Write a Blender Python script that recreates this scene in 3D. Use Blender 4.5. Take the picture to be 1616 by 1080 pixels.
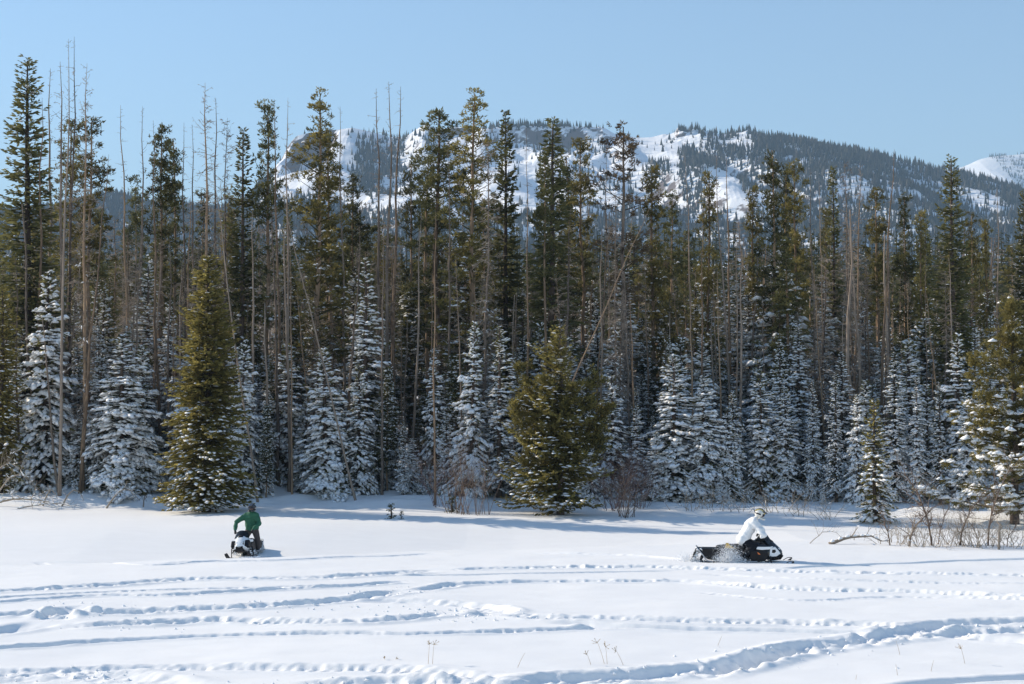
import bpy, bmesh, math, random
import numpy as np
from mathutils import Vector, Matrix

for o in list(bpy.data.objects):
    bpy.data.objects.remove(o, do_unlink=True)
scene = bpy.context.scene
COL = scene.collection
R = math.radians

# ------------------------------------------------------------------ camera, sky, sun, exposure
CAM_H = 5.05
F = 2600.0                      # focal length in pixels of the 1616 px wide photograph
HOR = 650.0                     # horizon row
cd = bpy.data.cameras.new('camera')
cd.sensor_width = 36.0
cd.lens = F / 1616.0 * 36.0
cd.clip_start = 0.5
cd.clip_end = 30000.0
cam = bpy.data.objects.new('camera', cd)
COL.objects.link(cam)
cam.location = (0, 0, CAM_H)
PITCH = math.atan((HOR - 540.0) / F)
cam.rotation_euler = (math.pi / 2 + PITCH, 0, 0)
scene.camera = cam

SUN_EL = R(26.0)
SUN_BACK = R(22.0)              # how far the light comes from behind the forest
sun_dir = Vector((-math.cos(SUN_BACK) * math.cos(SUN_EL), math.sin(SUN_BACK) * math.cos(SUN_EL), math.sin(SUN_EL)))
world = bpy.data.worlds.new('World')
scene.world = world
world.use_nodes = True
wn = world.node_tree
bg = wn.nodes['Background']
sky = wn.nodes.new('ShaderNodeTexSky')
sky.sky_type = 'NISHITA'
sky.sun_disc = False
sky.sun_elevation = SUN_EL
sky.sun_rotation = math.atan2(sun_dir.x, sun_dir.y)
sky.altitude = 2500.0
sky.air_density = 1.5
sky.dust_density = 0.2
sky.ozone_density = 3.0
wn.links.new(sky.outputs['Color'], bg.inputs['Color'])
bg.inputs['Strength'].default_value = 0.122

sd = bpy.data.lights.new('sun', 'SUN')
sd.energy = 5.0
sd.angle = R(0.53)
sd.color = (1.0, 0.89, 0.74)
so = bpy.data.objects.new('sun', sd)
COL.objects.link(so)
so.location = (-60, 40, 80)
so.rotation_euler = (-sun_dir).to_track_quat('-Z', 'Y').to_euler()

scene.view_settings.view_transform = 'Standard'
scene.view_settings.look = 'None'
scene.view_settings.gamma = 1.0
scene.view_settings.use_curve_mapping = False
scene.view_settings.exposure = 0.57
scene.render.engine = 'CYCLES'
cy = scene.cycles
cy.max_bounces = 5
cy.diffuse_bounces = 3
cy.glossy_bounces = 2
cy.transmission_bounces = 2
cy.volume_bounces = 0
cy.transparent_max_bounces = 6
cy.use_denoising = True
cy.volume_step_rate = 4.0
cy.sample_clamp_indirect = 6.0

# ------------------------------------------------------------------ small numeric helpers
def sstep(a, b, x):
    t = np.clip((x - a) / (b - a), 0, 1)
    return t * t * (3 - 2 * t)

def _hash(ix, iy, seed):
    h = (ix.astype(np.int64) * 374761393 + iy.astype(np.int64) * 668265263 + seed * 1442695041) & 0xFFFFFFFF
    h = ((h ^ (h >> 13)) * 1274126177) & 0xFFFFFFFF
    h = h ^ (h >> 16)
    return (h & 0xFFFF) / 65535.0

def vnoise(x, y, seed=0):
    x = np.asarray(x, float); y = np.asarray(y, float)
    ix = np.floor(x); iy = np.floor(y)
    fx = x - ix; fy = y - iy
    fx = fx * fx * (3 - 2 * fx); fy = fy * fy * (3 - 2 * fy)
    a = _hash(ix, iy, seed); b = _hash(ix + 1, iy, seed)
    c = _hash(ix, iy + 1, seed); d = _hash(ix + 1, iy + 1, seed)
    return (a * (1 - fx) + b * fx) * (1 - fy) + (c * (1 - fx) + d * fx) * fy - 0.5

def fbm(x, y, seed=0, octaves=4):
    s = 0; a = 1.0
    for k in range(octaves):
        s = s + a * vnoise(x * 2 ** k, y * 2 ** k, seed + k * 17)
        a *= 0.5
    return s

def unit(v):
    return v / np.maximum(np.linalg.norm(v, axis=-1, keepdims=True), 1e-9)

# ------------------------------------------------------------------ terrain
def terrain(x, y):
    x = np.asarray(x, float); y = np.asarray(y, float)
    z = 0.10 * fbm(x / 9.0, y / 9.0, 5, 3)
    yc = np.interp(x, [-17, -8.5, -2, 5, 12], [54, 57, 61, 62.5, 64])
    amp = np.interp(x, [-30, 0, 6, 12], [0.75, 0.75, 0.55, 0.20])
    e = y - yc
    z = z - amp * sstep(0, 4.5, e) * (1 - sstep(5, 19, e))
    yt = np.interp(x, [-40, -22, -10, 4, 14, 24, 40], [86, 86, 85, 83, 79, 75, 74])
    z = z + 0.05 * np.clip(y - yt, 0, 60) + 0.11 * np.clip(y - yt - 60, 0, 140)
    bank = sstep(-3.0, 3.0, y - yt) * (1 - sstep(40, 70, y - yt))
    z = z + bank * (0.25 + 0.75 * fbm(x / 4.5, y / 4.5, 9, 3)) * np.interp(x, [-12, 14], [1.0, 0.6])
    return z

def at_depth(px, Y):
    return (px - 808.0) / F * Y

def ground(px, py):
    """the point of the ground that shows at this place of the photograph"""
    dx = (px - 808.0) / F
    dz = -(py - HOR) / F
    ys = np.arange(25, 160, 0.05)
    d = (CAM_H + dz * ys) - terrain(dx * ys, ys)
    k = np.argmax(d < 0)
    return Vector((dx * ys[k], ys[k], CAM_H + dz * ys[k]))

def gz(x, y):
    return float(terrain(np.array([x]), np.array([y]))[0])

# ------------------------------------------------------------------ materials
def new_mat(name):
    m = bpy.data.materials.new(name)
    m.use_nodes = True
    nt = m.node_tree
    return m, nt, nt.nodes['Principled BSDF']

def plain(name, color, rough=0.6, metal=0.0, spec=0.4, noise=0.0, scale=20.0, coat=0.0):
    m, nt, b = new_mat(name)
    b.inputs['Roughness'].default_value = rough
    b.inputs['Metallic'].default_value = metal
    b.inputs['Specular IOR Level'].default_value = spec
    b.inputs['Coat Weight'].default_value = coat
    if noise > 0:
        tc = nt.nodes.new('ShaderNodeTexCoord')
        n = nt.nodes.new('ShaderNodeTexNoise'); n.inputs['Scale'].default_value = scale
        n.inputs['Detail'].default_value = 4
        nt.links.new(tc.outputs['Object'], n.inputs['Vector'])
        mr = nt.nodes.new('ShaderNodeMapRange')
        mr.inputs['From Min'].default_value = 0.25; mr.inputs['From Max'].default_value = 0.75
        mr.inputs['To Min'].default_value = 1 - noise; mr.inputs['To Max'].default_value = 1 + noise
        nt.links.new(n.outputs['Fac'], mr.inputs['Value'])
        mx = nt.nodes.new('ShaderNodeVectorMath'); mx.operation = 'SCALE'
        mx.inputs[0].default_value = color
        nt.links.new(mr.outputs['Result'], mx.inputs['Scale'])
        nt.links.new(mx.outputs['Vector'], b.inputs['Base Color'])
    else:
        b.inputs['Base Color'].default_value = (*color, 1)
    return m

def leafy(name, c0, c1, rand=0.35, rough=0.7, through=0.0):
    """needle or bark colour that runs from c0 to c1 with the mesh's own 'tint' and shifts a little from tree to tree"""
    m, nt, b = new_mat(name)
    at = nt.nodes.new('ShaderNodeAttribute'); at.attribute_name = 'tint'
    oi = nt.nodes.new('ShaderNodeObjectInfo')
    rp = nt.nodes.new('ShaderNodeValToRGB')
    rp.color_ramp.elements[0].color = (*c0, 1); rp.color_ramp.elements[1].color = (*c1, 1)
    nt.links.new(at.outputs['Fac'], rp.inputs['Fac'])
    mr = nt.nodes.new('ShaderNodeMapRange')
    mr.inputs['To Min'].default_value = 1 - rand; mr.inputs['To Max'].default_value = 1 + rand
    nt.links.new(oi.outputs['Random'], mr.inputs['Value'])
    sc = nt.nodes.new('ShaderNodeVectorMath'); sc.operation = 'SCALE'
    nt.links.new(rp.outputs['Color'], sc.inputs[0]); nt.links.new(mr.outputs['Result'], sc.inputs['Scale'])
    nt.links.new(sc.outputs['Vector'], b.inputs['Base Color'])
    b.inputs['Roughness'].default_value = rough
    b.inputs['Specular IOR Level'].default_value = 0.15
    if through > 0:                       # thin needles let some sun through
        tl = nt.nodes.new('ShaderNodeBsdfTranslucent'); mx = nt.nodes.new('ShaderNodeMixShader')
        mx.inputs['Fac'].default_value = through
        nt.links.new(sc.outputs['Vector'], tl.inputs['Color'])
        nt.links.new(b.outputs['BSDF'], mx.inputs[1]); nt.links.new(tl.outputs['BSDF'], mx.inputs[2])
        nt.links.new(mx.outputs['Shader'], nt.nodes['Material Output'].inputs['Surface'])
    return m

def bark(name, c0, c1, scale):
    m, nt, b = new_mat(name)
    tc = nt.nodes.new('ShaderNodeTexCoord')
    mp = nt.nodes.new('ShaderNodeMapping'); mp.inputs['Scale'].default_value = (6, 6, 1.2)
    n = nt.nodes.new('ShaderNodeTexNoise'); n.inputs['Scale'].default_value = scale; n.inputs['Detail'].default_value = 6
    nt.links.new(tc.outputs['Object'], mp.inputs['Vector']); nt.links.new(mp.outputs['Vector'], n.inputs['Vector'])
    oi = nt.nodes.new('ShaderNodeObjectInfo')
    ad = nt.nodes.new('ShaderNodeMath'); ad.operation = 'MULTIPLY_ADD'
    nt.links.new(oi.outputs['Random'], ad.inputs[0]); ad.inputs[1].default_value = 0.5
    sb = nt.nodes.new('ShaderNodeMath'); sb.operation = 'SUBTRACT'
    nt.links.new(n.outputs['Fac'], sb.inputs[0]); sb.inputs[1].default_value = 0.25
    nt.links.new(sb.outputs[0], ad.inputs[2])
    rp = nt.nodes.new('ShaderNodeValToRGB')
    rp.color_ramp.elements[0].position = 0.2; rp.color_ramp.elements[1].position = 0.85
    rp.color_ramp.elements[0].color = (*c0, 1); rp.color_ramp.elements[1].color = (*c1, 1)
    nt.links.new(ad.outputs[0], rp.inputs['Fac'])
    nt.links.new(rp.outputs['Color'], b.inputs['Base Color'])
    bp = nt.nodes.new('ShaderNodeBump'); bp.inputs['Strength'].default_value = 0.6; bp.inputs['Distance'].default_value = 0.03
    nt.links.new(n.outputs['Fac'], bp.inputs['Height']); nt.links.new(bp.outputs['Normal'], b.inputs['Normal'])
    b.inputs['Roughness'].default_value = 0.85
    b.inputs['Specular IOR Level'].default_value = 0.15
    return m

M = {}
M['olive'] = leafy('olive_pine_needles', (0.066, 0.060, 0.021), (0.300, 0.245, 0.078), 0.32, 0.7, 0.45)
M['dark'] = leafy('dark_spruce_needles', (0.042, 0.046, 0.020), (0.185, 0.170, 0.065), 0.30, 0.7, 0.38)
M['gold'] = leafy('golden_spruce_needles', (0.068, 0.062, 0.021), (0.33, 0.275, 0.085), 0.05, 0.7, 0.5)
M['brown'] = leafy('rusty_dying_needles', (0.075, 0.052, 0.030), (0.20, 0.145, 0.088), 0.2, 0.7, 0.35)
M['twig'] = leafy('grey_dead_twigs', (0.15, 0.122, 0.100), (0.44, 0.36, 0.285), 0.25, 0.85, 0.2)
M['willow'] = leafy('willow_twigs', (0.11, 0.075, 0.055), (0.30, 0.22, 0.17), 0.15, 0.8)
M['redtwig'] = leafy('reddish_twigs', (0.085, 0.050, 0.050), (0.21, 0.135, 0.125), 0.1, 0.8)
M['pale'] = leafy('pale_bare_wood', (0.20, 0.16, 0.12), (0.48, 0.40, 0.31), 0.1, 0.8)
M['straw'] = leafy('dry_straw_stems', (0.32, 0.24, 0.15), (0.55, 0.44, 0.30), 0.1, 0.8)
M['bark_live'] = bark('orange_pine_bark', (0.085, 0.058, 0.040), (0.42, 0.285, 0.18), 1.6)
M['bark_dead'] = bark('weathered_grey_bark', (0.080, 0.060, 0.047), (0.34, 0.265, 0.205), 1.4)
M['bark_dark'] = bark('dark_spruce_bark', (0.035, 0.027, 0.022), (0.13, 0.095, 0.075), 1.6)

def snow_mat(name, ground_detail=False):
    m, nt, b = new_mat(name)
    b.inputs['Base Color'].default_value = (0.885, 0.882, 0.88, 1)
    b.inputs['Roughness'].default_value = 0.75
    b.inputs['Specular IOR Level'].default_value = 0.2
    tc = nt.nodes.new('ShaderNodeTexCoord')
    if ground_detail:
        mp = nt.nodes.new('ShaderNodeMapping'); mp.inputs['Scale'].default_value = (0.5, 1.0, 1.0)
        nt.links.new(tc.outputs['Object'], mp.inputs['Vector'])
        n1 = nt.nodes.new('ShaderNodeTexNoise'); n1.inputs['Scale'].default_value = 1.6; n1.inputs['Detail'].default_value = 7
        n1.inputs['Roughness'].default_value = 0.58
        nt.links.new(mp.outputs['Vector'], n1.inputs['Vector'])
        bp = nt.nodes.new('ShaderNodeBump'); bp.inputs['Strength'].default_value = 0.30; bp.inputs['Distance'].default_value = 0.06
        nt.links.new(n1.outputs['Fac'], bp.inputs['Height'])
        n2 = nt.nodes.new('ShaderNodeTexNoise'); n2.inputs['Scale'].default_value = 45; n2.inputs['Detail'].default_value = 2
        nt.links.new(tc.outputs['Object'], n2.inputs['Vector'])
        b2 = nt.nodes.new('ShaderNodeBump'); b2.inputs['Strength'].default_value = 0.32; b2.inputs['Distance'].default_value = 0.012
        nt.links.new(n2.outputs['Fac'], b2.inputs['Height']); nt.links.new(bp.outputs['Normal'], b2.inputs['Normal'])
        nt.links.new(b2.outputs['Normal'], b.inputs['Normal'])
        rp = nt.nodes.new('ShaderNodeValToRGB')
        rp.color_ramp.elements[0].position = 0.3; rp.color_ramp.elements[1].position = 0.7
        rp.color_ramp.elements[0].color = (0.865, 0.853, 0.830, 1); rp.color_ramp.elements[1].color = (0.90, 0.888, 0.865, 1)
        nt.links.new(n1.outputs['Fac'], rp.inputs['Fac']); nt.links.new(rp.outputs['Color'], b.inputs['Base Color'])
    else:
        n = nt.nodes.new('ShaderNodeTexNoise'); n.inputs['Scale'].default_value = 14; n.inputs['Detail'].default_value = 3
        nt.links.new(tc.outputs['Object'], n.inputs['Vector'])
        bp = nt.nodes.new('ShaderNodeBump'); bp.inputs['Strength'].default_value = 0.5; bp.inputs['Distance'].default_value = 0.05
        nt.links.new(n.outputs['Fac'], bp.inputs['Height']); nt.links.new(bp.outputs['Normal'], b.inputs['Normal'])
    return m
M['snow'] = snow_mat('branch_snow')
M['snow_ground'] = snow_mat('field_snow', True)

# ------------------------------------------------------------------ mesh building
class Geo:
    def __init__(self):
        self.v = []; self.f = []; self.t = []; self.n = 0
    def add(self, v, f, tint=0.5):
        v = np.asarray(v, float).reshape(-1, 3); f = np.asarray(f, np.int64).reshape(-1, 3)
        self.v.append(v); self.f.append(f + self.n)
        self.t.append(np.broadcast_to(np.asarray(tint, float), (len(v),)).copy())
        self.n += len(v)
    def mesh(self, name, mat, smooth=False):
        me = bpy.data.meshes.new(name)
        if self.n:
            v = np.concatenate(self.v); f = np.concatenate(self.f); t = np.concatenate(self.t)
            me.vertices.add(len(v)); me.vertices.foreach_set('co', v.ravel().astype(np.float32))
            me.loops.add(f.size); me.loops.foreach_set('vertex_index', f.ravel().astype(np.int32))
            me.polygons.add(len(f)); me.polygons.foreach_set('loop_start', np.arange(0, f.size, 3, dtype=np.int32))
            me.polygons.foreach_set('use_smooth', np.full(len(f), smooth))
            me.update(calc_edges=True)
            a = me.attributes.new('tint', 'FLOAT', 'POINT')
            a.data.foreach_set('value', t.astype(np.float32))
        me.materials.append(mat)
        return me
    # thin four-cornered needles or twigs
    def blades(self, P, D, L, W, rng, tint):
        n = len(P)
        if n == 0: return
        L = np.broadcast_to(np.asarray(L, float), (n,))[:, None]; W = np.broadcast_to(np.asarray(W, float), (n,))[:, None]
        side = unit(np.cross(D, rng.normal(size=(n, 3))))
        mid = P + D * L * 0.45
        v = np.stack([P, mid + side * W, P + D * L, mid - side * W], 1).reshape(-1, 3)
        b = np.arange(n)[:, None] * 4
        f = np.concatenate([b + [0, 1, 2], b + [0, 2, 3]])
        self.add(v, f, np.repeat(np.broadcast_to(tint, (n,)), 4))
    # small mounds of snow, longer along D
    def lumps(self, P, D, rx, ry, rz, rng):
        n = len(P)
        if n == 0: return
        rx, ry, rz = (np.broadcast_to(np.asarray(q, float), (n,)) for q in (rx, ry, rz))
        D = unit(D * [1, 1, 0.8])
        S = unit(np.cross(D, [0, 0, 1.0])); U = unit(np.cross(S, D))
        a = np.arange(6) / 6 * 2 * math.pi
        jit = rng.uniform(0.75, 1.2, (n, 6))
        ring = P[:, None] + D[:, None] * (np.cos(a) * jit)[..., None] * np.reshape(rx, (n, 1, 1)) + S[:, None] * (np.sin(a) * jit)[..., None] * np.reshape(ry, (n, 1, 1)) - U[:, None] * (np.abs(np.cos(a))[None, :, None] * np.reshape(rz, (n, 1, 1)) * 0.5)
        top = P + U * np.reshape(rz, (n, 1)); bot = P - U * np.reshape(rz, (n, 1)) * 0.55
        v = np.concatenate([ring, top[:, None], bot[:, None]], 1).reshape(-1, 3)
        b = np.arange(n)[:, None] * 8
        f = []
        for k in range(6):
            f.append(b + [k, (k + 1) % 6, 6]); f.append(b + [(k + 1) % 6, k, 7])
        self.add(v, np.concatenate(f), 0.5)
    # three-sided sticks
    def sticks(self, A, B, ra, rb, tint, sides=3):
        n = len(A)
        if n == 0: return
        D = unit(B - A)
        ref = np.where(np.abs(D[:, 2:3]) > 0.9, np.array([[1.0, 0, 0]]), np.array([[0, 0, 1.0]]))
        S = unit(np.cross(D, ref)); U = np.cross(S, D)
        a = np.arange(sides) / sides * 2 * math.pi
        off = S[:, None] * np.cos(a)[None, :, None] + U[:, None] * np.sin(a)[None, :, None]
        va = A[:, None] + off * np.reshape(np.broadcast_to(ra, (n,)), (n, 1, 1))
        vb = B[:, None] + off * np.reshape(np.broadcast_to(rb, (n,)), (n, 1, 1))
        v = np.concatenate([va, vb], 1).reshape(-1, 3)
        b = np.arange(n)[:, None] * 2 * sides
        f = []
        for k in range(sides):
            k2 = (k + 1) % sides
            f.append(b + [k, k2, sides + k2]); f.append(b + [k, sides + k2, sides + k])
        self.add(v, np.concatenate(f), np.repeat(np.broadcast_to(tint, (n,)), 2 * sides))
    # one round tube along a path
    def tube(self, path, radii, sides=8, tint=0.5, cap=True):
        path = np.asarray(path, float); k = len(path)
        d = unit(np.gradient(path, axis=0))
        ref = np.array([0.0, 1.0, 0.0]) if abs(d[0][1]) < 0.9 else np.array([1.0, 0, 0])
        S = unit(np.cross(d, ref)); U = np.cross(S, d)
        a = np.arange(sides) / sides * 2 * math.pi
        rr = np.broadcast_to(np.asarray(radii, float), (k,))
        v = path[:, None] + (S[:, None] * np.cos(a)[None, :, None] + U[:, None] * np.sin(a)[None, :, None]) * rr[:, None, None]
        f = []
        for i in range(k - 1):
            for j in range(sides):
                j2 = (j + 1) % sides
                p, q, r_, s_ = i * sides + j, i * sides + j2, (i + 1) * sides + j2, (i + 1) * sides + j
                f += [(p, q, r_), (p, r_, s_)]
        v = v.reshape(-1, 3)
        if cap:
            n0 = len(v)
            v = np.concatenate([v, path[:1], path[-1:]])
            for j in range(sides):
                j2 = (j + 1) % sides
                f += [(j2, j, n0), ((k - 1) * sides + j, (k - 1) * sides + j2, n0 + 1)]
        self.add(v, f, tint)

def link(name, data, parent=None, loc=None):
    o = bpy.data.objects.new(name, data)
    COL.objects.link(o)
    if parent is not None: o.parent = parent
    if loc is not None: o.location = loc
    return o

def tag(o, label=None, cat=None, group=None, kind=None):
    if label: o['label'] = label
    if cat: o['category'] = cat
    if group: o['group'] = group
    if kind: o['kind'] = kind
    return o

# ------------------------------------------------------------------ trees as mesh data (trunk, crown, snow)
def trunk_mesh(h, r0, seed, mat, wob=0.12, r1=0.025, base=1.25):
    rng = np.random.default_rng(seed)
    k = 12
    t = np.linspace(0, 1, k)
    w = np.cumsum(rng.normal(0, wob / 3, (k, 2)), 0); w -= w[0]
    w -= t[:, None] * w[-1]
    path = np.stack([w[:, 0], w[:, 1], t * h - 0.4 * (t == 0)], 1)
    rad = r0 * (1 - t) ** 0.8 + r1
    rad[0] *= base
    g = Geo(); g.tube(path, rad, 8)
    return g.mesh('trunk', mat, True)

def branch_field(rng, h, clear, top, n, az0=0.0):
    t = np.sort(rng.uniform(clear, top, n))
    az = az0 + np.arange(n) * 2.39996 + rng.normal(0, 0.5, n)
    rd = np.stack([np.cos(az), np.sin(az), np.zeros(n)], 1)
    td = np.stack([-np.sin(az), np.cos(az), np.zeros(n)], 1)
    return t, az, rd, td

def spruce_mesh(h, Rad, clear, nb, seed, snow=0.3, needles='dark', dens=1.0, droop=0.30, power=0.85, snow_top=1.0, snow_size=1.0, tw=1.0, snow_low=0.0, ragged=0.0):
    rng = np.random.default_rng(seed)
    t, az, rd, td = branch_field(rng, h, clear, 0.995, nb, rng.uniform(0, 6))
    p = (1 - t) / (1 - clear)
    lobe = 1 + 0.13 * np.sin(az * 3 + t * 21 + seed) + 0.10 * np.sin(t * 47 + az + seed)
    low = np.clip((t - clear) / 0.06, 0.35, 1)
    L = (Rad * p ** power * rng.uniform(0.62, 1.08, nb) * low + 0.12) * lobe
    if ragged:      # missing and short boughs, one side thinner than the other
        L = L * np.where(rng.random(nb) < 0.22 * ragged, rng.uniform(0.25, 0.6, nb), 1.0) * (1 + 0.28 * ragged * np.sin(az + seed) + 0.22 * ragged * np.sin(t * 33 + 2 * az))
        L = np.maximum(L, 0.1)
    a = -0.12 + 0.85 * t ** 2
    b = droop * (0.5 + p)
    def pos(i, s):
        r = L[i] * s
        z = h * t[i] + L[i] * (a[i] * s - b[i] * s ** 2 + 0.22 * s ** 5)
        return rd[i] * r[:, None] + np.array([0, 0, 1.0]) * z[:, None]
    g = Geo()
    n_i = np.maximum(4, (L / 0.085 * dens).astype(int))
    i = np.repeat(np.arange(nb), n_i)
    s = rng.uniform(0.10, 1.0, len(i)) ** 0.8
    sg = np.where(rng.random(len(i)) < 0.5, -1.0, 1.0)
    P = pos(i, s)
    D = rd[i] * (0.55 + 0.5 * s)[:, None] + td[i] * (sg * (0.9 - 0.55 * s))[:, None] + rng.normal(0, 0.16, (len(i), 3)) + np.array([0, 0, 1.0]) * (-0.22 + 0.5 * t[i] ** 2 + rng.normal(0, 0.2, len(i)))[:, None]
    D = unit(D)
    Lt = (0.15 + 0.24 * (1 - s) * np.minimum(L[i], 1.6)) * rng.uniform(0.7, 1.25, len(i)) * tw
    br = rng.uniform(-0.2, 0.2, nb)
    tint = np.clip(0.42 + br[i] + 0.25 * s + rng.normal(0, 0.16, len(i)), 0, 1)
    g.blades(P, D, Lt, (0.022 + 0.10 * Lt), rng, tint)
    # the branch wood itself
    ib = np.arange(nb)
    g.sticks(pos(ib, np.zeros(nb)), pos(ib, np.full(nb, 0.6)), 0.012 + 0.012 * L, 0.008, 0.05)
    crown = g.mesh('crown', M[needles])
    sn = None
    if snow > 0:
        q = Geo()
        w = np.where(t > snow_top, 0.15, 1.0) * np.clip(1.0 + snow_low * (0.5 - t) * 2, 0.1, 2.5)
        m_i = rng.poisson(np.maximum(0.2, L * (7.5 if snow > 0.8 else 5.0) * snow * w))
        i = np.repeat(np.arange(nb), m_i)
        s = rng.uniform(0.22, 1.0, len(i)) ** 0.75
        P = pos(i, s) + td[i] * (rng.normal(0, 0.34, len(i)) * (0.25 + 0.5 * (1 - s)) * np.minimum(L[i], 1.2))[:, None]
        P[:, 2] += 0.03
        dz = a[i] - 2 * b[i] * s
        D = unit(rd[i] + np.array([0, 0, 1.0]) * dz[:, None] + td[i] * rng.normal(0, 0.35, len(i))[:, None])
        sz = rng.uniform(0.55, 1.3, len(i)) * snow_size * np.minimum(1, 0.35 + L[i])
        q.lumps(P, D, (0.14 if snow > 0.8 else 0.15) * sz, (0.085 if snow > 0.8 else 0.13) * sz, (0.045 if snow > 0.8 else 0.026) * sz, rng)
        sn = q.mesh('snow', M['snow'], True)
    return crown, sn

def pine_mesh(h, Rad, clear, nb, seed, snow=0.15, needles='olive', shape=1.6, clumps=2.0, up=0.32, blade=0.21, snow_size=1.0, low_only=False, tn=8, gaps=0.25, csize=0.145):
    rng = np.random.default_rng(seed)
    t, az, rd, td = branch_field(rng, h, clear, 0.985, nb, rng.uniform(0, 6))
    p = (t - clear) / (1 - clear)
    lobe = 1 + 0.30 * np.sin(az * 2 + t * 17 + seed) + 0.22 * np.sin(t * 39 + seed)
    L = (Rad * (1 - p ** shape) * rng.uniform(0.3, 1.1, nb) + 0.22) * np.clip(lobe, 0.35, 1.6)
    bare = rng.random(nb) < gaps * (1 - p)
    slope = up * rng.uniform(0.3, 1.5, nb) + 0.35 * p
    def pos(i, s):
        r = L[i] * s
        z = h * t[i] + L[i] * (slope[i] * s - 0.22 * s + 0.25 * s ** 2)
        return rd[i] * r[:, None] + np.array([0, 0, 1.0]) * z[:, None]
    g = Geo()
    n_c = np.where(bare, 1, 1 + (L * clumps * 1.3).astype(int))
    i = np.repeat(np.arange(nb), n_c)
    s = np.where(rng.random(len(i)) < 0.4, 1.0, rng.uniform(0.35, 1.0, len(i)))
    C = pos(i, s) + td[i] * (rng.normal(0, 1, len(i)) * (0.08 + 0.32 * (1 - s)) * np.minimum(L[i], 1.4))[:, None]
    C[:, 2] += 0.05
    cs = csize * rng.uniform(0.6, 1.45, len(i))
    ct = np.clip(0.48 + rng.normal(0, 0.2, len(i)), 0, 1)
    nt_ = np.maximum(3, (7.5 * (cs / 0.17) ** 1.3).astype(int))
    j = np.repeat(np.arange(len(i)), nt_)
    off = rng.normal(0, 1, (len(j), 3)) * cs[j][:, None] * np.array([0.85, 0.85, 0.55]) + rd[i][j] * (rng.uniform(-1, 0.6, len(j)) * cs[j])[:, None]
    T = C[j] + off
    tt = np.clip(ct[j] + 0.9 * off[:, 2] + rng.normal(0, 0.08, len(j)), 0, 1)
    k = np.repeat(np.arange(len(j)), tn)
    D = unit(rd[i][j][k] * 0.5 + np.array([0, 0, 0.6]) + rng.normal(0, 0.7, (len(k), 3)))
    P = T[k] + rng.normal(0, 0.03, (len(k), 3))
    g.blades(P, D, blade * rng.uniform(0.55, 1.1, len(k)), 0.026, rng, np.clip(tt[k] + rng.normal(0, 0.10, len(k)), 0, 1))
    ib = np.arange(nb)
    g.sticks(pos(ib, np.zeros(nb)), pos(ib, np.full(nb, 0.95)), 0.014 + 0.012 * L, 0.008, 0.1)
    crown = g.mesh('crown', M[needles])
    sn = None
    if snow > 0:
        q = Geo()
        pr = snow * np.where(low_only, np.clip(1.7 - 2.6 * p[i], 0.04, 2), 1.0)
        m = rng.poisson(np.maximum(0, pr * 3.2))
        j = np.repeat(np.arange(len(i)), m)
        C2 = C[j] + rng.normal(0, 1, (len(j), 3)) * cs[j][:, None] * [0.8, 0.8, 0.1]
        C2[:, 2] += cs[j] * 0.75
        sz = rng.uniform(0.5, 1.25, len(C2)) * snow_size * cs[j] / 0.17
        q.lumps(C2, unit(rd[i][j] + rng.normal(0, 0.4, (len(C2), 3)) * [1, 1, 0.3]), 0.14 * sz, 0.10 * sz, 0.055 * sz, rng)
        sn = q.mesh('snow', M['snow'], True)
    return crown, sn

def dead_mesh(h, Rad, clear, nb, seed, twigs=4, snow=0.0, broken=0.35, mat='twig', lowheavy=1.0):
    rng = np.random.default_rng(seed)
    t, az, rd, td = branch_field(rng, h, clear, 0.99, nb, rng.uniform(0, 6))
    L = Rad * (0.25 + 0.75 * (1 - t) ** 0.7) * rng.uniform(0.35, 1.1, nb)
    L[rng.random(nb) < broken] *= 0.35
    L = np.maximum(L, 0.12)
    sl = np.where(t > 0.8, 0.35, -0.08) + rng.normal(0, 0.28, nb)
    bend = rng.normal(-0.10, 0.22, nb)
    def pos(i, s):
        r = L[i] * s
        return rd[i] * r[:, None] + td[i] * (L[i] * 0.12 * np.sin(s * 3 + i))[:, None] + np.array([0, 0, 1.0]) * (h * t[i] + L[i] * (sl[i] * s + bend[i] * s ** 2))[:, None]
    g = Geo()
    ib = np.arange(nb)
    tb = np.clip(rng.normal(0.5, 0.22, nb), 0, 1)
    for s0, s1 in ((0, 0.4), (0.4, 0.75), (0.75, 1.0)):
        r0 = (0.009 + 0.010 * np.minimum(L, 1.6)) * (1 - s0 * 0.6); r1 = (0.009 + 0.010 * np.minimum(L, 1.6)) * (1 - s1 * 0.75)
        g.sticks(pos(ib, np.full(nb, s0)), pos(ib, np.full(nb, s1)), r0, r1, tb)
    n_i = rng.poisson(np.maximum(0.01, L * twigs * 2.2))
    i = np.repeat(ib, n_i)
    s = rng.uniform(0.3, 1, len(i))
    P = pos(i, s)
    D = unit(rd[i] * 0.6 + td[i] * rng.choice([-1.0, 1.0], len(i))[:, None] * 0.8 + rng.normal(0, 0.35, (len(i), 3)))
    Lt = rng.uniform(0.15, 0.55, len(i)) * np.minimum(L[i], 1.3)
    g.blades(P, D, Lt, 0.014, rng, np.clip(tb[i] + rng.normal(0, 0.15, len(i)), 0, 1))
    br = g.mesh('branchwork', M[mat])
    sn = None
    if snow > 0:
        q = Geo()
        sel = np.repeat(ib, 5)
        sel = sel[(rng.random(len(sel)) < snow) & (L[sel] > 0.5) & (t[sel] < 0.55)]
        s = rng.uniform(0.1, 0.95, len(sel))
        P = pos(sel, s) + [0, 0, 0.02]
        P2 = pos(sel, s + 0.05)
        q.lumps(P, unit(P2 - P + 1e-6), rng.uniform(0.10, 0.24, len(sel)), 0.035, 0.035, rng)
        sn = q.mesh('snow', M['snow'], True)
    return br, sn

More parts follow.
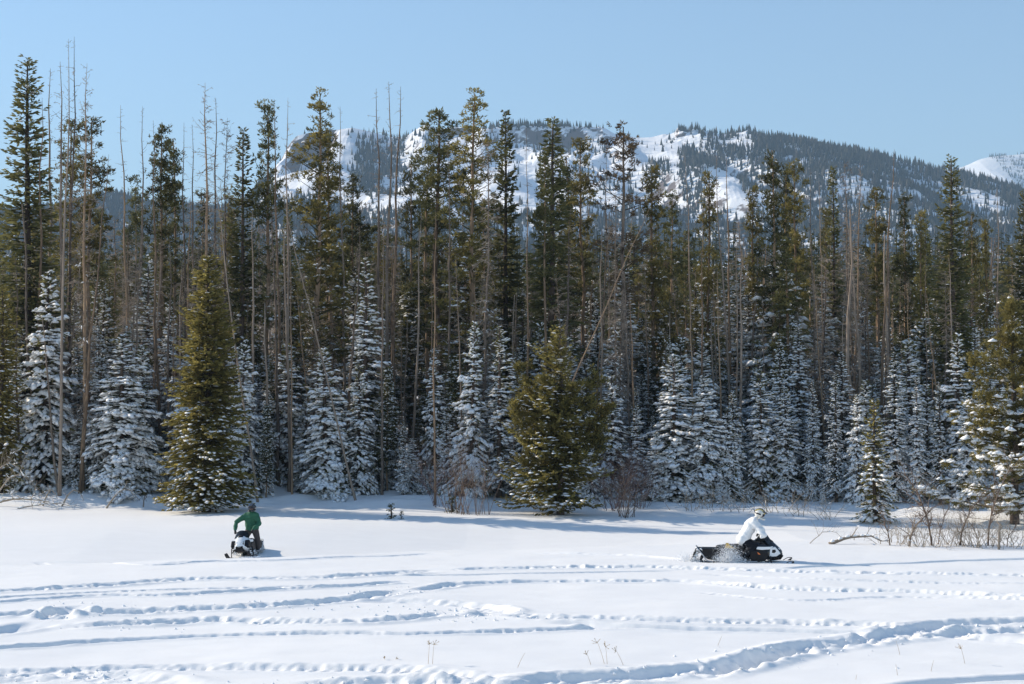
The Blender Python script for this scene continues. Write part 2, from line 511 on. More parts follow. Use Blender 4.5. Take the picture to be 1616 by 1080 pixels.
# ------------------------------------------------------------------ the snow field, with its ski and track ruts
def rut_world(pts):
    return np.array([[*ground(px, py)[:2]] for px, py in pts])

def densify(p, step=0.5):
    out = []
    # Catmull-Rom through the points
    q = np.vstack([2 * p[0] - p[1], p, 2 * p[-1] - p[-2]])
    for k in range(1, len(q) - 2):
        n = max(2, int(np.linalg.norm(q[k + 1] - q[k]) / step))
        for t in np.linspace(0, 1, n, endpoint=False):
            out.append(0.5 * (2 * q[k] + (q[k + 1] - q[k - 1]) * t + (2 * q[k - 1] - 5 * q[k] + 4 * q[k + 1] - q[k + 2]) * t ** 2 + (3 * q[k] - q[k - 1] - 3 * q[k + 1] + q[k + 2]) * t ** 3))
    out.append(q[-2])
    return np.array(out)

# (points in the photograph, half width m, depth m, berm m, roughness m, lug height m)
RUTS = [
    ([(-60, 936), (84, 928), (200, 920), (300, 914), (418, 912), (540, 909), (700, 900)], 0.30, 0.08, 0.07, 0.08, 0.05),
    ([(-60, 955), (134, 940), (267, 938), (400, 931), (535, 924), (660, 916)], 0.22, 0.10, 0.06, 0.07, 0.06),
    ([(-60, 972), (84, 966), (200, 965), (300, 961), (400, 957), (494, 950), (560, 943), (610, 936), (648, 930)], 0.34, 0.15, 0.09, 0.11, 0.03),
    ([(100, 986), (234, 983), (334, 978), (440, 980), (540, 981), (620, 977), (690, 970), (728, 966)], 0.34, 0.14, 0.10, 0.11, 0.05),
    ([(573, 946), (674, 950), (750, 955), (785, 962), (760, 968), (720, 970)], 0.40, 0.16, 0.08, 0.06, 0.0),
    ([(650, 932), (700, 925), (727, 921), (840, 917), (960, 916), (1080, 917), (1200, 926), (1300, 930), (1445, 933), (1680, 944)], 0.28, 0.11, 0.08, 0.07, 0.07),
    ([(780, 968), (860, 974), (960, 976), (1080, 979), (1213, 981), (1330, 984), (1440, 988)], 0.36, 0.10, 0.09, 0.09, 0.06),
    ([(860, 980), (960, 986), (1080, 991), (1213, 994), (1340, 998), (1420, 999)], 0.26, 0.14, 0.07, 0.03, 0.0),
    ([(-60, 1025), (70, 1017), (134, 1012), (267, 1006), (367, 1002), (460, 999), (540, 998), (640, 999), (707, 997), (840, 993), (941, 990), (1000, 988)], 0.24, 0.15, 0.06, 0.05, 0.07),
    ([(-60, 1062), (100, 1057), (200, 1053), (340, 1051), (540, 1053), (640, 1055), (740, 1063), (820, 1066)], 0.30, 0.09, 0.06, 0.06, 0.04),
    ([(-60, 1070), (60, 1068), (160, 1066), (250, 1074), (300, 1085)], 0.5, 0.10, 0.08, 0.05, 0.0),
    ([(780, 1076), (900, 1066), (1000, 1062), (1080, 1055), (1146, 1049), (1213, 1034), (1279, 1017), (1362, 1009), (1445, 990), (1530, 982), (1680, 976)], 0.40, 0.21, 0.09, 0.07, 0.0),
    ([(1080, 1068), (1190, 1042), (1266, 1023), (1378, 1010), (1460, 1002), (1540, 996), (1680, 991)], 0.36, 0.14, 0.08, 0.11, 0.0),
    ([(460, 1080), (600, 1075), (700, 1074), (820, 1076), (960, 1072), (1060, 1064)], 0.36, 0.15, 0.10, 0.12, 0.0),
    ([(1440, 1000), (1540, 1006), (1680, 1016)], 0.34, 0.13, 0.08, 0.02, 0.0),
    ([(1380, 1083), (1480, 1074), (1680, 1060)], 0.28, 0.17, 0.05, 0.02, 0.0),
    ([(1230, 896), (1300, 892), (1420, 888), (1511, 884), (1680, 880)], 0.20, 0.12, 0.03, 0.01, 0.0),
    ([(500, 908), (740, 906), (960, 902), (1080, 900)], 0.12, 0.09, 0.02, 0.01, 0.0),
    ([(700, 899), (840, 896), (1000, 894), (1080, 896), (1280, 902), (1450, 905), (1680, 910)], 0.30, 0.08, 0.07, 0.08, 0.05),
    ([(1100, 905), (1260, 912), (1420, 917), (1680, 922)], 0.22, 0.09, 0.05, 0.03, 0.03),
    ([(-60, 1002), (20, 991), (50, 985), (84, 978)], 0.40, 0.15, 0.06, 0.03, 0.0),
    ([(84, 978), (100, 966), (130, 958), (150, 955)], 0.34, 0.18, 0.12, 0.12, 0.0),
    ([(240, 888), (420, 884), (560, 878), (700, 872)], 0.18, 0.05, 0.03, 0.03, 0.02),
    ([(820, 872), (1000, 876), (1090, 884), (1140, 886)], 0.20, 0.07, 0.03, 0.03, 0.0),
    ([(60, 884), (200, 889), (330, 885), (380, 882)], 0.16, 0.06, 0.02, 0.02, 0.0),
    ([(1080, 932), (1250, 946), (1420, 940), (1680, 948)], 0.16, 0.05, 0.03, 0.03, 0.03),
    ([(-60, 946), (150, 934), (420, 926), (620, 922)], 0.14, 0.05, 0.03, 0.04, 0.04),
]

def make_field():
    xs_f = np.arange(-21.0, 21.001, 0.052)
    xs = np.concatenate([[-6000, -2500, -900, -300, -160, -110, -80, -60], np.arange(-52, -21.0, 0.7), xs_f, np.arange(21.5, 53, 0.7), [60, 80, 110, 160, 300, 900, 2500, 6000]])
    ys = np.concatenate([[-400, -150, -50, 0, 15, 22], np.arange(25, 29.2, 0.5), np.arange(29.4, 62.6, 0.058), np.arange(62.7, 92, 0.22), np.arange(92.5, 150, 1.2), [155, 165, 180, 200, 230, 260, 300, 400, 700, 1200, 3000, 9000]])
    X, Y = np.meshgrid(xs, ys)
    Z = terrain(X, Y)
    j0, j1 = np.searchsorted(ys, 29.3), np.searchsorted(ys, 62.6)
    i0, i1 = np.searchsorted(xs, -21.0), np.searchsorted(xs, 21.0)
    sx, sy = X[j0:j1, i0:i1], Y[j0:j1, i0:i1]
    add = np.zeros_like(sx)
    rough_n = fbm(sx / 0.24, sy / 0.24, 31, 3)
    rough_b = fbm(sx / 0.60, sy / 0.50, 47, 2)
    soft = 0.035 * fbm(sx / 2.2, sy / 1.6, 77, 3)
    add += soft
    for idx, (pts, w, dep, berm, rough, lug) in enumerate(RUTS):
        w = w * 1.08; rough = rough * 1.05; dep = dep * 0.85
        p = densify(rut_world(pts), 0.35)
        p = p + np.stack([np.zeros(len(p)), 0.05 * vnoise(np.arange(len(p)) * 0.13, np.zeros(len(p)), idx)], 1)
        s_acc = np.concatenate([[0], np.cumsum(np.linalg.norm(np.diff(p, axis=0), axis=1))])
        best = np.full(sx.shape, 9.0); along = np.zeros(sx.shape); reach = w * 3.2
        for k in range(len(p) - 1):
            a, b = p[k], p[k + 1]
            ja = np.searchsorted(ys[j0:j1], min(a[1], b[1]) - reach); jb = np.searchsorted(ys[j0:j1], max(a[1], b[1]) + reach)
            ia = np.searchsorted(xs[i0:i1], min(a[0], b[0]) - reach); ib = np.searchsorted(xs[i0:i1], max(a[0], b[0]) + reach)
            if jb <= ja or ib <= ia: continue
            d = b - a; l2 = max(d @ d, 1e-6)
            ux, uy = sx[ja:jb, ia:ib] - a[0], sy[ja:jb, ia:ib] - a[1]
            t = np.clip((ux * d[0] + uy * d[1]) / l2, 0, 1)
            ds = np.hypot(ux - t * d[0], uy - t * d[1])
            sub = best[ja:jb, ia:ib]; m = ds < sub
            sub[m] = ds[m]; along[ja:jb, ia:ib][m] = (s_acc[k] + t * math.sqrt(l2))[m]
        ends = sstep(0, 1.2, along) * (1 - sstep(s_acc[-1] - 1.2, s_acc[-1], along))
        vary = 0.95 + 0.3 * vnoise(along / 2.5, along * 0 + idx, 90 + idx)
        floor_ = np.exp(-(best / w) ** 6)
        edge = np.exp(-((best - 1.55 * w) / (0.42 * w)) ** 2)
        prof = -dep * floor_ * vary + 0.5 * berm * edge * np.clip(0.9 + 0.5 * rough_b, 0, 2)
        prof = prof + 0.72 * rough * (np.exp(-(best / (1.5 * w)) ** 4)) * (1.5 * rough_n + 0.35 * rough_b + 0.1)
        if lug:
            ph = along / 0.24 + 0.5 * vnoise(along / 1.2, along * 0, 60 + idx)
            prof = prof + 0.32 * lug * floor_ * np.where((ph % 1) < 0.5, 1.0, -0.8) * np.clip(0.8 + 1.6 * rough_b, 0, 1.6)
        add += prof * ends
    Z[j0:j1, i0:i1] += add
    # loose lumps along the wood's edge
    ny, nx = X.shape
    v = np.stack([X, Y, Z], -1).reshape(-1, 3)
    a = (np.arange(ny - 1)[:, None] * nx + np.arange(nx - 1)[None]).ravel()
    f = np.concatenate([np.stack([a, a + 1, a + nx + 1], 1), np.stack([a, a + nx + 1, a + nx], 1)])
    g = Geo(); g.add(v, f)
    o = link('snow_field', g.mesh('snow_field', M['snow_ground'], True))
    tag(o, kind='structure')
    return (xs, ys, Z)
FIELD = make_field()

def fz(x, y):
    """height of the finished field, ruts included"""
    xs, ys, Z = FIELD
    i = int(np.clip(np.searchsorted(xs, x), 1, len(xs) - 1)); j = int(np.clip(np.searchsorted(ys, y), 1, len(ys) - 1))
    u = (x - xs[i - 1]) / (xs[i] - xs[i - 1]); w = (y - ys[j - 1]) / (ys[j] - ys[j - 1])
    return float((Z[j - 1, i - 1] * (1 - u) + Z[j - 1, i] * u) * (1 - w) + (Z[j, i - 1] * (1 - u) + Z[j, i] * u) * w)

# ------------------------------------------------------------------ mountains
def mountain_mat():
    m, nt, b = new_mat('mountain_snow_and_rock')
    ge = nt.nodes.new('ShaderNodeNewGeometry')
    sp = nt.nodes.new('ShaderNodeSeparateXYZ'); nt.links.new(ge.outputs['True Normal'], sp.inputs[0])
    tc = nt.nodes.new('ShaderNodeTexCoord')
    n = nt.nodes.new('ShaderNodeTexNoise'); n.inputs['Scale'].default_value = 0.045; n.inputs['Detail'].default_value = 8
    nt.links.new(tc.outputs['Object'], n.inputs['Vector'])
    ad = nt.nodes.new('ShaderNodeMath'); ad.operation = 'MULTIPLY_ADD'
    nt.links.new(n.outputs['Fac'], ad.inputs[0]); ad.inputs[1].default_value = 1.0
    nt.links.new(sp.outputs['Z'], ad.inputs[2])
    rp = nt.nodes.new('ShaderNodeValToRGB')
    sb_ = nt.nodes.new('ShaderNodeMath'); sb_.operation = 'SUBTRACT'; sb_.inputs[1].default_value = 0.5
    nt.links.new(ad.outputs[0], sb_.inputs[0])
    rp.color_ramp.elements[0].position = 0.60; rp.color_ramp.elements[1].position = 0.68
    rp.color_ramp.elements[0].color = (0.17, 0.135, 0.125, 1); rp.color_ramp.elements[1].color = (0.87, 0.88, 0.90, 1)
    nt.links.new(sb_.outputs[0], rp.inputs['Fac'])
    nt.links.new(rp.outputs['Color'], b.inputs['Base Color'])
    bp = nt.nodes.new('ShaderNodeBump'); bp.inputs['Strength'].default_value = 0.5; bp.inputs['Distance'].default_value = 5.0
    nt.links.new(n.outputs['Fac'], bp.inputs['Height']); nt.links.new(bp.outputs['Normal'], b.inputs['Normal'])
    b.inputs['Roughness'].default_value = 0.8; b.inputs['Specular IOR Level'].default_value = 0.1
    return m
M['mountain'] = mountain_mat()
M['far_needles'] = leafy('mountain_conifers', (0.018, 0.024, 0.016), (0.085, 0.072, 0.058), 0.0)

SKYLINE = [(-700, 350), (-200, 335), (0, 332), (120, 314), (168, 299), (230, 314), (330, 328), (398, 306), (432, 258), (450, 222), (462, 207), (480, 202), (505, 198), (530, 193), (548, 191), (575, 197), (610, 206), (636, 206), (650, 196), (668, 188), (690, 196), (730, 193), (765, 195), (800, 190),
           (900, 193), (955, 194), (975, 206), (1008, 211), (1050, 206), (1070, 202), (1100, 204), (1140, 212), (1180, 208), (1205, 216), (1290, 231), (1400, 249), (1480, 266), (1530, 280), (1616, 306), (1800, 360), (2300, 420)]
MT_D = 2600.0
def mt_height(X, Y):
    ridge = np.interp(X, [p[0] - 808.0 for p in SKYLINE], [HOR + CAM_H - p[1] for p in SKYLINE])
    ridge = ridge + 4 * fbm(X / 60.0, X * 0, 3, 3)
    yr = MT_D + 70 * fbm(X / 420.0, X * 0 + 3.1, 8, 2)
    t = (Y - 1150.0) / (yr - 1150.0)
    tt = np.clip(t, 0, 1)
    prof = 0.25 * tt + 0.75 * tt ** 1.55
    z = 18 + (ridge - 18) * prof
    # spurs and gullies that run down the slope
    gul = np.abs(fbm((X + 0.45 * (Y - 2000)) / 210.0, Y / 900.0, 12, 4))
    z = z + (gul - 0.22) * 150 * tt * (1 - tt ** 6) * 1.0
    z = z + 30 * fbm(X / 90.0, Y / 90.0, 22, 4) * tt * (1 - tt ** 8)
    # a spur in front of the saddle
    def spur(x0, y0, z0, x1, y1, z1, wid):
        dx, dy = x1 - x0, y1 - y0
        s = np.clip(((X - x0) * dx + (Y - y0) * dy) / (dx * dx + dy * dy), 0, 1)
        d = np.hypot(X - x0 - s * dx, Y - y0 - s * dy)
        return (z0 + (z1 - z0) * s) - 0.62 * np.sqrt(d * d + wid * wid) + 0.62 * wid
    z = np.maximum(z, spur(-275, 2250, 330, -40, 2500, 445, 14) * 0.0 + spur(-275, 2250, 300, -90, 2440, 385, 20))
    # cliff bands below the rim
    def cliff(x0, x1, drop, run):
        w = sstep(x0 - 15, x0 + 15, X) * (1 - sstep(x1 - 15, x1 + 15, X))
        d = yr - Y + 14 * fbm(X / 25.0, Y / 40.0, 41, 2)
        return -w * drop * sstep(8, 8 + run, d) * (1 - sstep(60, 320, d))
    z = z + cliff(-345, -290, 45, 14) + cliff(-30, 160, 20, 26) * (0.6 + 1.2 * np.clip(fbm(X / 30.0, Y / 60.0, 61, 3) + 0.2, 0, 1)) + cliff(-120, -60, 14, 10)
    crag = sstep(230, 260, X) * (1 - sstep(295, 320, X)) + sstep(362, 372, X) * (1 - sstep(392, 404, X))
    z = z + crag * 14 * np.clip(fbm(X / 14.0, Y / 14.0, 55, 3), -0.2, 1) * np.exp(-((yr - Y) / 45.0) ** 2)
    # the back of the mountain falls away
    z = z - np.clip(Y - yr, 0, 2000) * 0.28
    return z

def make_mountain():
    xs = np.arange(-1500, 1700, 6.0); ys = np.concatenate([np.arange(1120, 2000, 16.0), np.arange(2000, 2760, 6.0), np.arange(2770, 3400, 60.0)])
    X, Y = np.meshgrid(xs, ys); Z = mt_height(X, Y)
    ny, nx = X.shape
    v = np.stack([X, Y, Z], -1).reshape(-1, 3)
    a = (np.arange(ny - 1)[:, None] * nx + np.arange(nx - 1)[None]).ravel()
    f = np.concatenate([np.stack([a, a + 1, a + nx + 1], 1), np.stack([a, a + nx + 1, a + nx], 1)])
    g = Geo(); g.add(v, f)
    tag(link('mountain', g.mesh('mountain', M['mountain'], False)), kind='structure')
    # its forest: far too many trees to count
    rng = np.random.default_rng(77)
    N = 260000
    X = rng.uniform(-1000, 1150, N); Y = 1180 + (2720 - 1180) * rng.random(N) ** 0.8
    Z = mt_height(X, Y)
    k = MT_D / Y
    px = 808 + X * k; py = HOR - (Z - CAM_H) * k      # the place on the mountain's face, scaled to the ridge distance
    patch = fbm(X / 70.0, Y / 90.0, 91, 3); fine = fbm(X / 22.0, Y / 30.0, 95, 2)
    d = np.full(N, 0.014)
    def zone(x0, x1, y0, y1, val, soft=14):
        nonlocal d
        w = sstep(x0 - soft, x0 + soft, px) * (1 - sstep(x1 - soft, x1 + soft, px)) * sstep(y0 - soft, y0 + soft, py) * (1 - sstep(y1 - soft, y1 + soft, py))
        d = d * (1 - w) + val * w
    zone(-1200, 418, 0, 900, 1.2); zone(425, 545, 318, 900, 0.9)
    zone(400, 2400, 335, 900, 0.85); zone(700, 1010, 322, 345, 0.35)
    zone(560, 640, 205, 262, 0.22); zone(560, 630, 240, 300, 0.95); zone(640, 700, 215, 250, 0.12)
    zone(760, 985, 150, 200, 0.8, 5); zone(770, 960, 212, 240, 0.15); zone(850, 1010, 262, 320, 0.08)
    zone(1115, 1172, 205, 262, 0.80); zone(1190, 2400, 150, 268, 0.95); zone(1225, 2400, 260, 420, 0.90)
    zone(1172, 1225, 232, 300, 0.55); zone(1075, 1112, 235, 330, 0.6, 8); zone(1020, 1060, 255, 300, 0.28, 8)
    zone(1000, 1200, 150, 207, 0.5, 4); zone(1300, 1420, 262, 320, 0.55); zone(1480, 1600, 300, 350, 0.45)
    d = d * np.clip(1.0 + np.where(d > 0.8, 0.9, 1.6) * patch + 1.2 * fine, 0, 1.3)
    keep = rng.random(N) < np.clip(d, 0, 1) * 0.85
    X, Y, Z = X[keep], Y[keep], Z[keep]; n = len(X)
    h = 4.5 + 10 * rng.random(n) ** 1.5; r = h * rng.uniform(0.12, 0.23, n)
    grey = (rng.random(n) < 0.30) * rng.uniform(0.5, 1.0, n) + rng.uniform(0, 0.3, n)
    g = Geo()
    a = np.arange(5) / 5 * 2 * math.pi
    P = np.stack([X, Y, Z], 1)
    parts = []
    for (zb, zt, rr) in ((0.05, 1.0, 1.0),):
        jit = rng.uniform(0.55, 1.3, (n, 5))
        ring = P[:, None] + np.stack([np.cos(a) * jit * (r * rr)[:, None], np.sin(a) * jit * (r * rr)[:, None], np.broadcast_to((h * zb)[:, None], (n, 5))], -1)
        top = P + np.stack([0 * h, 0 * h, h * zt], 1)
        v = np.concatenate([ring, top[:, None]], 1).reshape(-1, 3)
        b = np.arange(n)[:, None] * 6
        f = np.concatenate([b + [q, (q + 1) % 5, 5] for q in range(5)])
        g.add(v, f, np.repeat(np.clip(grey, 0, 1), 6))
    tag(link('mountain_forest', g.mesh('mountain_forest', M['far_needles'])), kind='stuff', label='dense conifer forest covering the far snowy mountain')
make_mountain()

def make_second_mountain():
    S = 2.4
    pts = [(1300, 300), (1430, 285), (1500, 268), (1530, 259), (1548, 250), (1562, 246), (1590, 243), (1630, 240), (1800, 236), (2200, 250), (2700, 300)]
    xs = np.arange(1150, 5200, 24.0); ys = np.arange(4300, 7000, 36.0)
    X, Y = np.meshgrid(xs, ys)
    D = MT_D * S
    ridge = np.interp(X / S + 808, [p[0] for p in pts], [(HOR - p[1]) * S + CAM_H for p in pts])
    t = np.clip((Y - 4200) / (D - 4200), 0, 1)
    Z = 40 + (ridge - 40) * t ** 1.2 + 70 * fbm(X / 300, Y / 300, 19, 4) * t * (1 - t ** 5) - np.clip(Y - D, 0, 900) * 0.3
    rr = np.abs(fbm((X + 0.3 * Y) / 420.0, Y / 1500.0, 6, 3)); Z += (rr - 0.2) * 160 * t * (1 - t ** 6)
    ny, nx = X.shape
    v = np.stack([X, Y, Z], -1).reshape(-1, 3)
    a = (np.arange(ny - 1)[:, None] * nx + np.arange(nx - 1)[None]).ravel()
    f = np.concatenate([np.stack([a, a + 1, a + nx + 1], 1), np.stack([a, a + nx + 1, a + nx], 1)])
    g = Geo(); g.add(v, f)
    tag(link('distant_mountain', g.mesh('distant_mountain', M['mountain'], False)), kind='structure')
    rng = np.random.default_rng(5)
    n0 = 26000
    X0 = rng.uniform(1250, 2400, n0); Y0 = rng.uniform(4500, D + 60, n0)
    i = np.clip(((X0 - xs[0]) / 24.0).astype(int), 0, nx - 1); j = np.clip(((Y0 - ys[0]) / 36.0).astype(int), 0, ny - 1)
    Z0 = Z[j, i]
    k = (fbm(X0 / 160, Y0 / 260, 71, 3) > -0.12) & ~((X0 / S + 808 < 1568) & (Y0 > D - 380))
    P = np.stack([X0, Y0, Z0 - 2], 1)[k]; n = len(P)
    h = rng.uniform(12, 22, n)
    g = Geo(); a = np.arange(4) / 4 * 2 * math.pi + 0.3
    ring = P[:, None] + np.stack([np.cos(a) * (h * 0.2)[:, None], np.sin(a) * (h * 0.2)[:, None], np.zeros((n, 4))], -1)
    v = np.concatenate([ring, (P + np.stack([0 * h, 0 * h, h], 1))[:, None]], 1).reshape(-1, 3)
    b = np.arange(n)[:, None] * 5
    g.add(v, np.concatenate([b + [q, (q + 1) % 4, 4] for q in range(4)]), np.repeat(rng.uniform(0, 0.4, n), 5))
    tag(link('distant_mountain_forest', g.mesh('distant_mountain_forest', M['far_needles'])), kind='stuff', label='conifer forest on the farthest mountain slope')
make_second_mountain()

# the air between here and the mountains
def make_haze():
    bm = bmesh.new()
    bmesh.ops.create_cube(bm, size=1.0)
    bmesh.ops.scale(bm, vec=(13000, 9800, 1200), verts=bm.verts)
    bmesh.ops.translate(bm, vec=(0, 4350, 598), verts=bm.verts)
    me = bpy.data.meshes.new('haze'); bm.to_mesh(me); bm.free()
    m = bpy.data.materials.new('mountain_air'); m.use_nodes = True
    nt = m.node_tree
    nt.nodes.remove(nt.nodes['Principled BSDF'])
    pv = nt.nodes.new('ShaderNodeVolumePrincipled')
    pv.inputs['Color'].default_value = (0.50, 0.74, 1.0, 1)
    pv.inputs['Density'].default_value = HAZE
    pv.inputs['Anisotropy'].default_value = 0.0
    nt.links.new(pv.outputs['Volume'], nt.nodes['Material Output'].inputs['Volume'])
    me.materials.append(m)
    tag(link('haze', me), kind='stuff')
HAZE = 0.00012
make_haze()

# ------------------------------------------------------------------ the kinds of tree, each built once (height, parts)
class Kind:
    """mesh data of one tree: its height and its parts, a part may carry snow as a sub-part"""
    def __init__(self, h, parts): self.h = h; self.parts = parts

def k_spruce(h, Rad, clear, nb, seed, **kw):
    crown, sn = spruce_mesh(h, Rad, clear, nb, seed, **kw)
    tr = trunk_mesh(h * 0.99, 0.010 * h + 0.03, seed, M['bark_dark'], 0.05)
    return Kind(h, [('trunk', tr, None), ('crown', crown, sn)])

def k_pine(h, Rad, clear, nb, seed, deadn=40, deadsnow=0.25, wob=0.15, bark_='bark_live', **kw):
    crown, sn = pine_mesh(h, Rad, clear, nb, seed, **kw)
    tr = trunk_mesh(h * 0.985, 0.0055 * h + 0.025, seed, M[bark_], wob)
    parts = [('trunk', tr, None), ('crown', crown, sn)]
    if deadn:
        br, bs = dead_mesh(h * (clear + 0.12), Rad * 0.95, 0.12, deadn, seed + 900, twigs=5, snow=deadsnow, broken=0.3)
        parts.append(('branchwork', br, bs))
    return Kind(h, parts)

def k_dead(h, Rad, clear, nb, seed, bark_='bark_dead', r0=0.0072, wob=0.22, tip=0.008, **kw):
    br, bs = dead_mesh(h, Rad, clear, nb, seed, **kw)
    tr = trunk_mesh(h, r0 * h + 0.015, seed, M[bark_], wob, r1=tip)
    return Kind(h, [('trunk', tr, None), ('branchwork', br, bs)])

K = {}
K['spruce'] = [k_spruce(20, 2.25, 0.10, 520, 11, snow=0.12, snow_top=0.35, droop=0.20, power=0.70, tw=1.35, dens=1.15),
               k_spruce(19, 1.75, 0.14, 430, 12, snow=0.20, snow_top=0.45, droop=0.25, power=0.75, tw=1.6, dens=1.2),
               k_spruce(18, 1.35, 0.18, 400, 13, snow=0.22, snow_top=0.5, droop=0.3, power=0.65, tw=1.5, dens=1.2)]
K['pine'] = [k_pine(19, 1.20, 0.55, 75, 21, snow=0.03, clumps=1.7),
             k_pine(18, 1.15, 0.60, 70, 22, snow=0.03, clumps=1.9, needles='dark'),
             k_pine(20, 1.50, 0.48, 90, 23, snow=0.05, gaps=0.45, clumps=1.7),
             k_pine(17, 0.95, 0.42, 85, 24, snow=0.05, gaps=0.4, clumps=1.8, needles='dark')]
K['full'] = [k_pine(18, 1.50, 0.24, 150, 31, needles='dark', snow=0.55, low_only=True, deadn=60, shape=1.3, gaps=0.5, clumps=1.5),
             k_pine(17, 1.30, 0.18, 135, 32, snow=0.65, low_only=True, deadn=60, shape=1.0, gaps=0.5, clumps=1.5),
             k_pine(19, 1.70, 0.30, 130, 33, snow=0.45, low_only=True, deadn=70, shape=1.4, gaps=0.5, clumps=1.5)]
K['rusty'] = [k_pine(18, 1.7, 0.45, 60, 41, snow=0.03, needles='brown', clumps=1.0, gaps=0.5, csize=0.13, deadn=90, bark_='bark_dead'),
              k_pine(17, 1.3, 0.40, 60, 42, snow=0.03, needles='brown', clumps=0.9, gaps=0.5, csize=0.13, deadn=110, bark_='bark_dead')]
K['bare'] = [k_dead(20, 1.15, 0.40, 85, 51, twigs=2.5, broken=0.45, r0=0.0055),
             k_dead(21, 1.00, 0.35, 95, 52, twigs=2.5, broken=0.5, bark_='bark_live', r0=0.0055),
             k_dead(19, 1.30, 0.30, 100, 53, twigs=3.5, broken=0.4, r0=0.0055),
             k_dead(15, 1.20, 0.25, 60, 54, twigs=3, broken=0.6, r0=0.0045, tip=0.03, wob=0.15),
             k_dead(17, 1.40, 0.20, 120, 55, twigs=5, broken=0.4, r0=0.0048, wob=0.28, bark_='bark_live')]
K['twiggy'] = [k_dead(18, 1.75, 0.12, 230, 61, twigs=9, snow=0.22, broken=0.25, r0=0.006),
               k_dead(17, 1.50, 0.10, 240, 62, twigs=10, snow=0.25, broken=0.25, bark_='bark_live', r0=0.006),
               k_dead(16, 1.90, 0.08, 230, 63, twigs=10, snow=0.30, broken=0.2, r0=0.006),
               k_dead(19, 1.45, 0.15, 220, 64, twigs=8, snow=0.2, broken=0.3, bark_='bark_live', r0=0.006)]
K['snowy'] = [k_spruce(7, 1.60, 0.015, 215, 71, snow=2.5, droop=0.5, power=0.9, snow_size=1.15, ragged=0.6),
              k_spruce(7.5, 1.35, 0.02, 200, 72, snow=1.7, droop=0.55, power=0.8, snow_size=1.2, ragged=1.0),
              k_spruce(6.5, 1.20, 0.01, 190, 73, snow=2.9, droop=0.45, power=1.0, snow_size=1.2, ragged=0.7),
              k_spruce(8, 1.85, 0.02, 230, 74, snow=2.1, droop=0.5, power=0.85, snow_size=1.35, ragged=1.0),
              k_spruce(7, 1.50, 0.02, 200, 75, snow=1.1, droop=0.35, power=0.75, snow_size=1.3, ragged=1.0),
              k_spruce(8, 1.15, 0.02, 210, 76, snow=2.2, droop=0.6, power=0.7, snow_size=1.1, ragged=1.2)]
K['mid'] = [k_spruce(12, 1.75, 0.03, 270, 81, snow=1.7, droop=0.45, power=0.85, snow_size=1.25, snow_low=0.4, ragged=0.9),
            k_spruce(13, 1.55, 0.05, 270, 82, snow=1.1, droop=0.4, power=0.75, snow_size=1.3, snow_low=0.5, ragged=1.2),
            k_spruce(11, 1.35, 0.03, 250, 83, snow=2.0, droop=0.5, power=0.85, snow_size=1.25, snow_low=0.3, ragged=0.8),
            k_pine(13, 1.55, 0.14, 210, 84, snow=0.75, needles='dark', deadn=16, snow_size=1.25, shape=1.3)]
NAME = {'spruce': 'spruce_tree', 'pine': 'pine_tree', 'full': 'pine_tree', 'rusty': 'pine_tree', 'bare': 'dead_pine', 'twiggy': 'dead_pine', 'snowy': 'snowy_spruce', 'mid': 'snowy_spruce'}
CAT = {'spruce': 'tree', 'pine': 'tree', 'full': 'tree', 'rusty': 'tree', 'bare': 'dead tree', 'twiggy': 'dead tree', 'snowy': 'tree', 'mid': 'tree'}
SPOTS = []

def plant(kind, base, height, label, group=None, var=None, width=1.0, top=None, rz=None, name=None, cat=None):
    """copy one kind of tree, part by part, to its place"""
    k = kind if isinstance(kind, Kind) else K[kind][var % len(K[kind])]
    o = link(name or NAME[kind], None)
    o.empty_display_size = 0.3
    s = height / k.h
    o.location = (base[0], base[1], base[2] - 0.05)
    axis = Vector((0, 0, 1)) if top is None else Vector((top[0] - base[0], top[1] - base[1], height)).normalized()
    lean = Vector((0, 0, 1)).rotation_difference(axis)
    from mathutils import Quaternion
    o.rotation_mode = 'QUATERNION'
    o.rotation_quaternion = lean @ Quaternion((0, 0, 1), random.uniform(0, 6.28) if rz is None else rz)
    w = s * width
    o.scale = (w, w, s)
    for pn, me, sn in k.parts:
        p = link(pn, me, o)
        if pn == 'branchwork': p['kind'] = 'stuff'
        if sn is not None: link('snow', sn, p)['kind'] = 'stuff'
    tag(o, label, cat or CAT[kind], group)
    SPOTS.append((base[0], base[1]))
    return o

random.seed(4)
def stand(kind, tx, ty, bx, Y, label, var=0, width=1.0, group=None, **kw):
    """a tree known by where its tip and its foot show in the photograph, standing Y metres away"""
    bxw = at_depth(bx, Y); z = gz(bxw, Y)
    top = Vector((at_depth(tx, Y), Y, CAM_H + (HOR - ty) / F * Y))
    h = top.z - z
    return plant(kind, (bxw, Y, z), math.hypot(h, top.x - bxw), label, group, var, width, top if abs(top.x - bxw) > 0.15 else None, **kw)

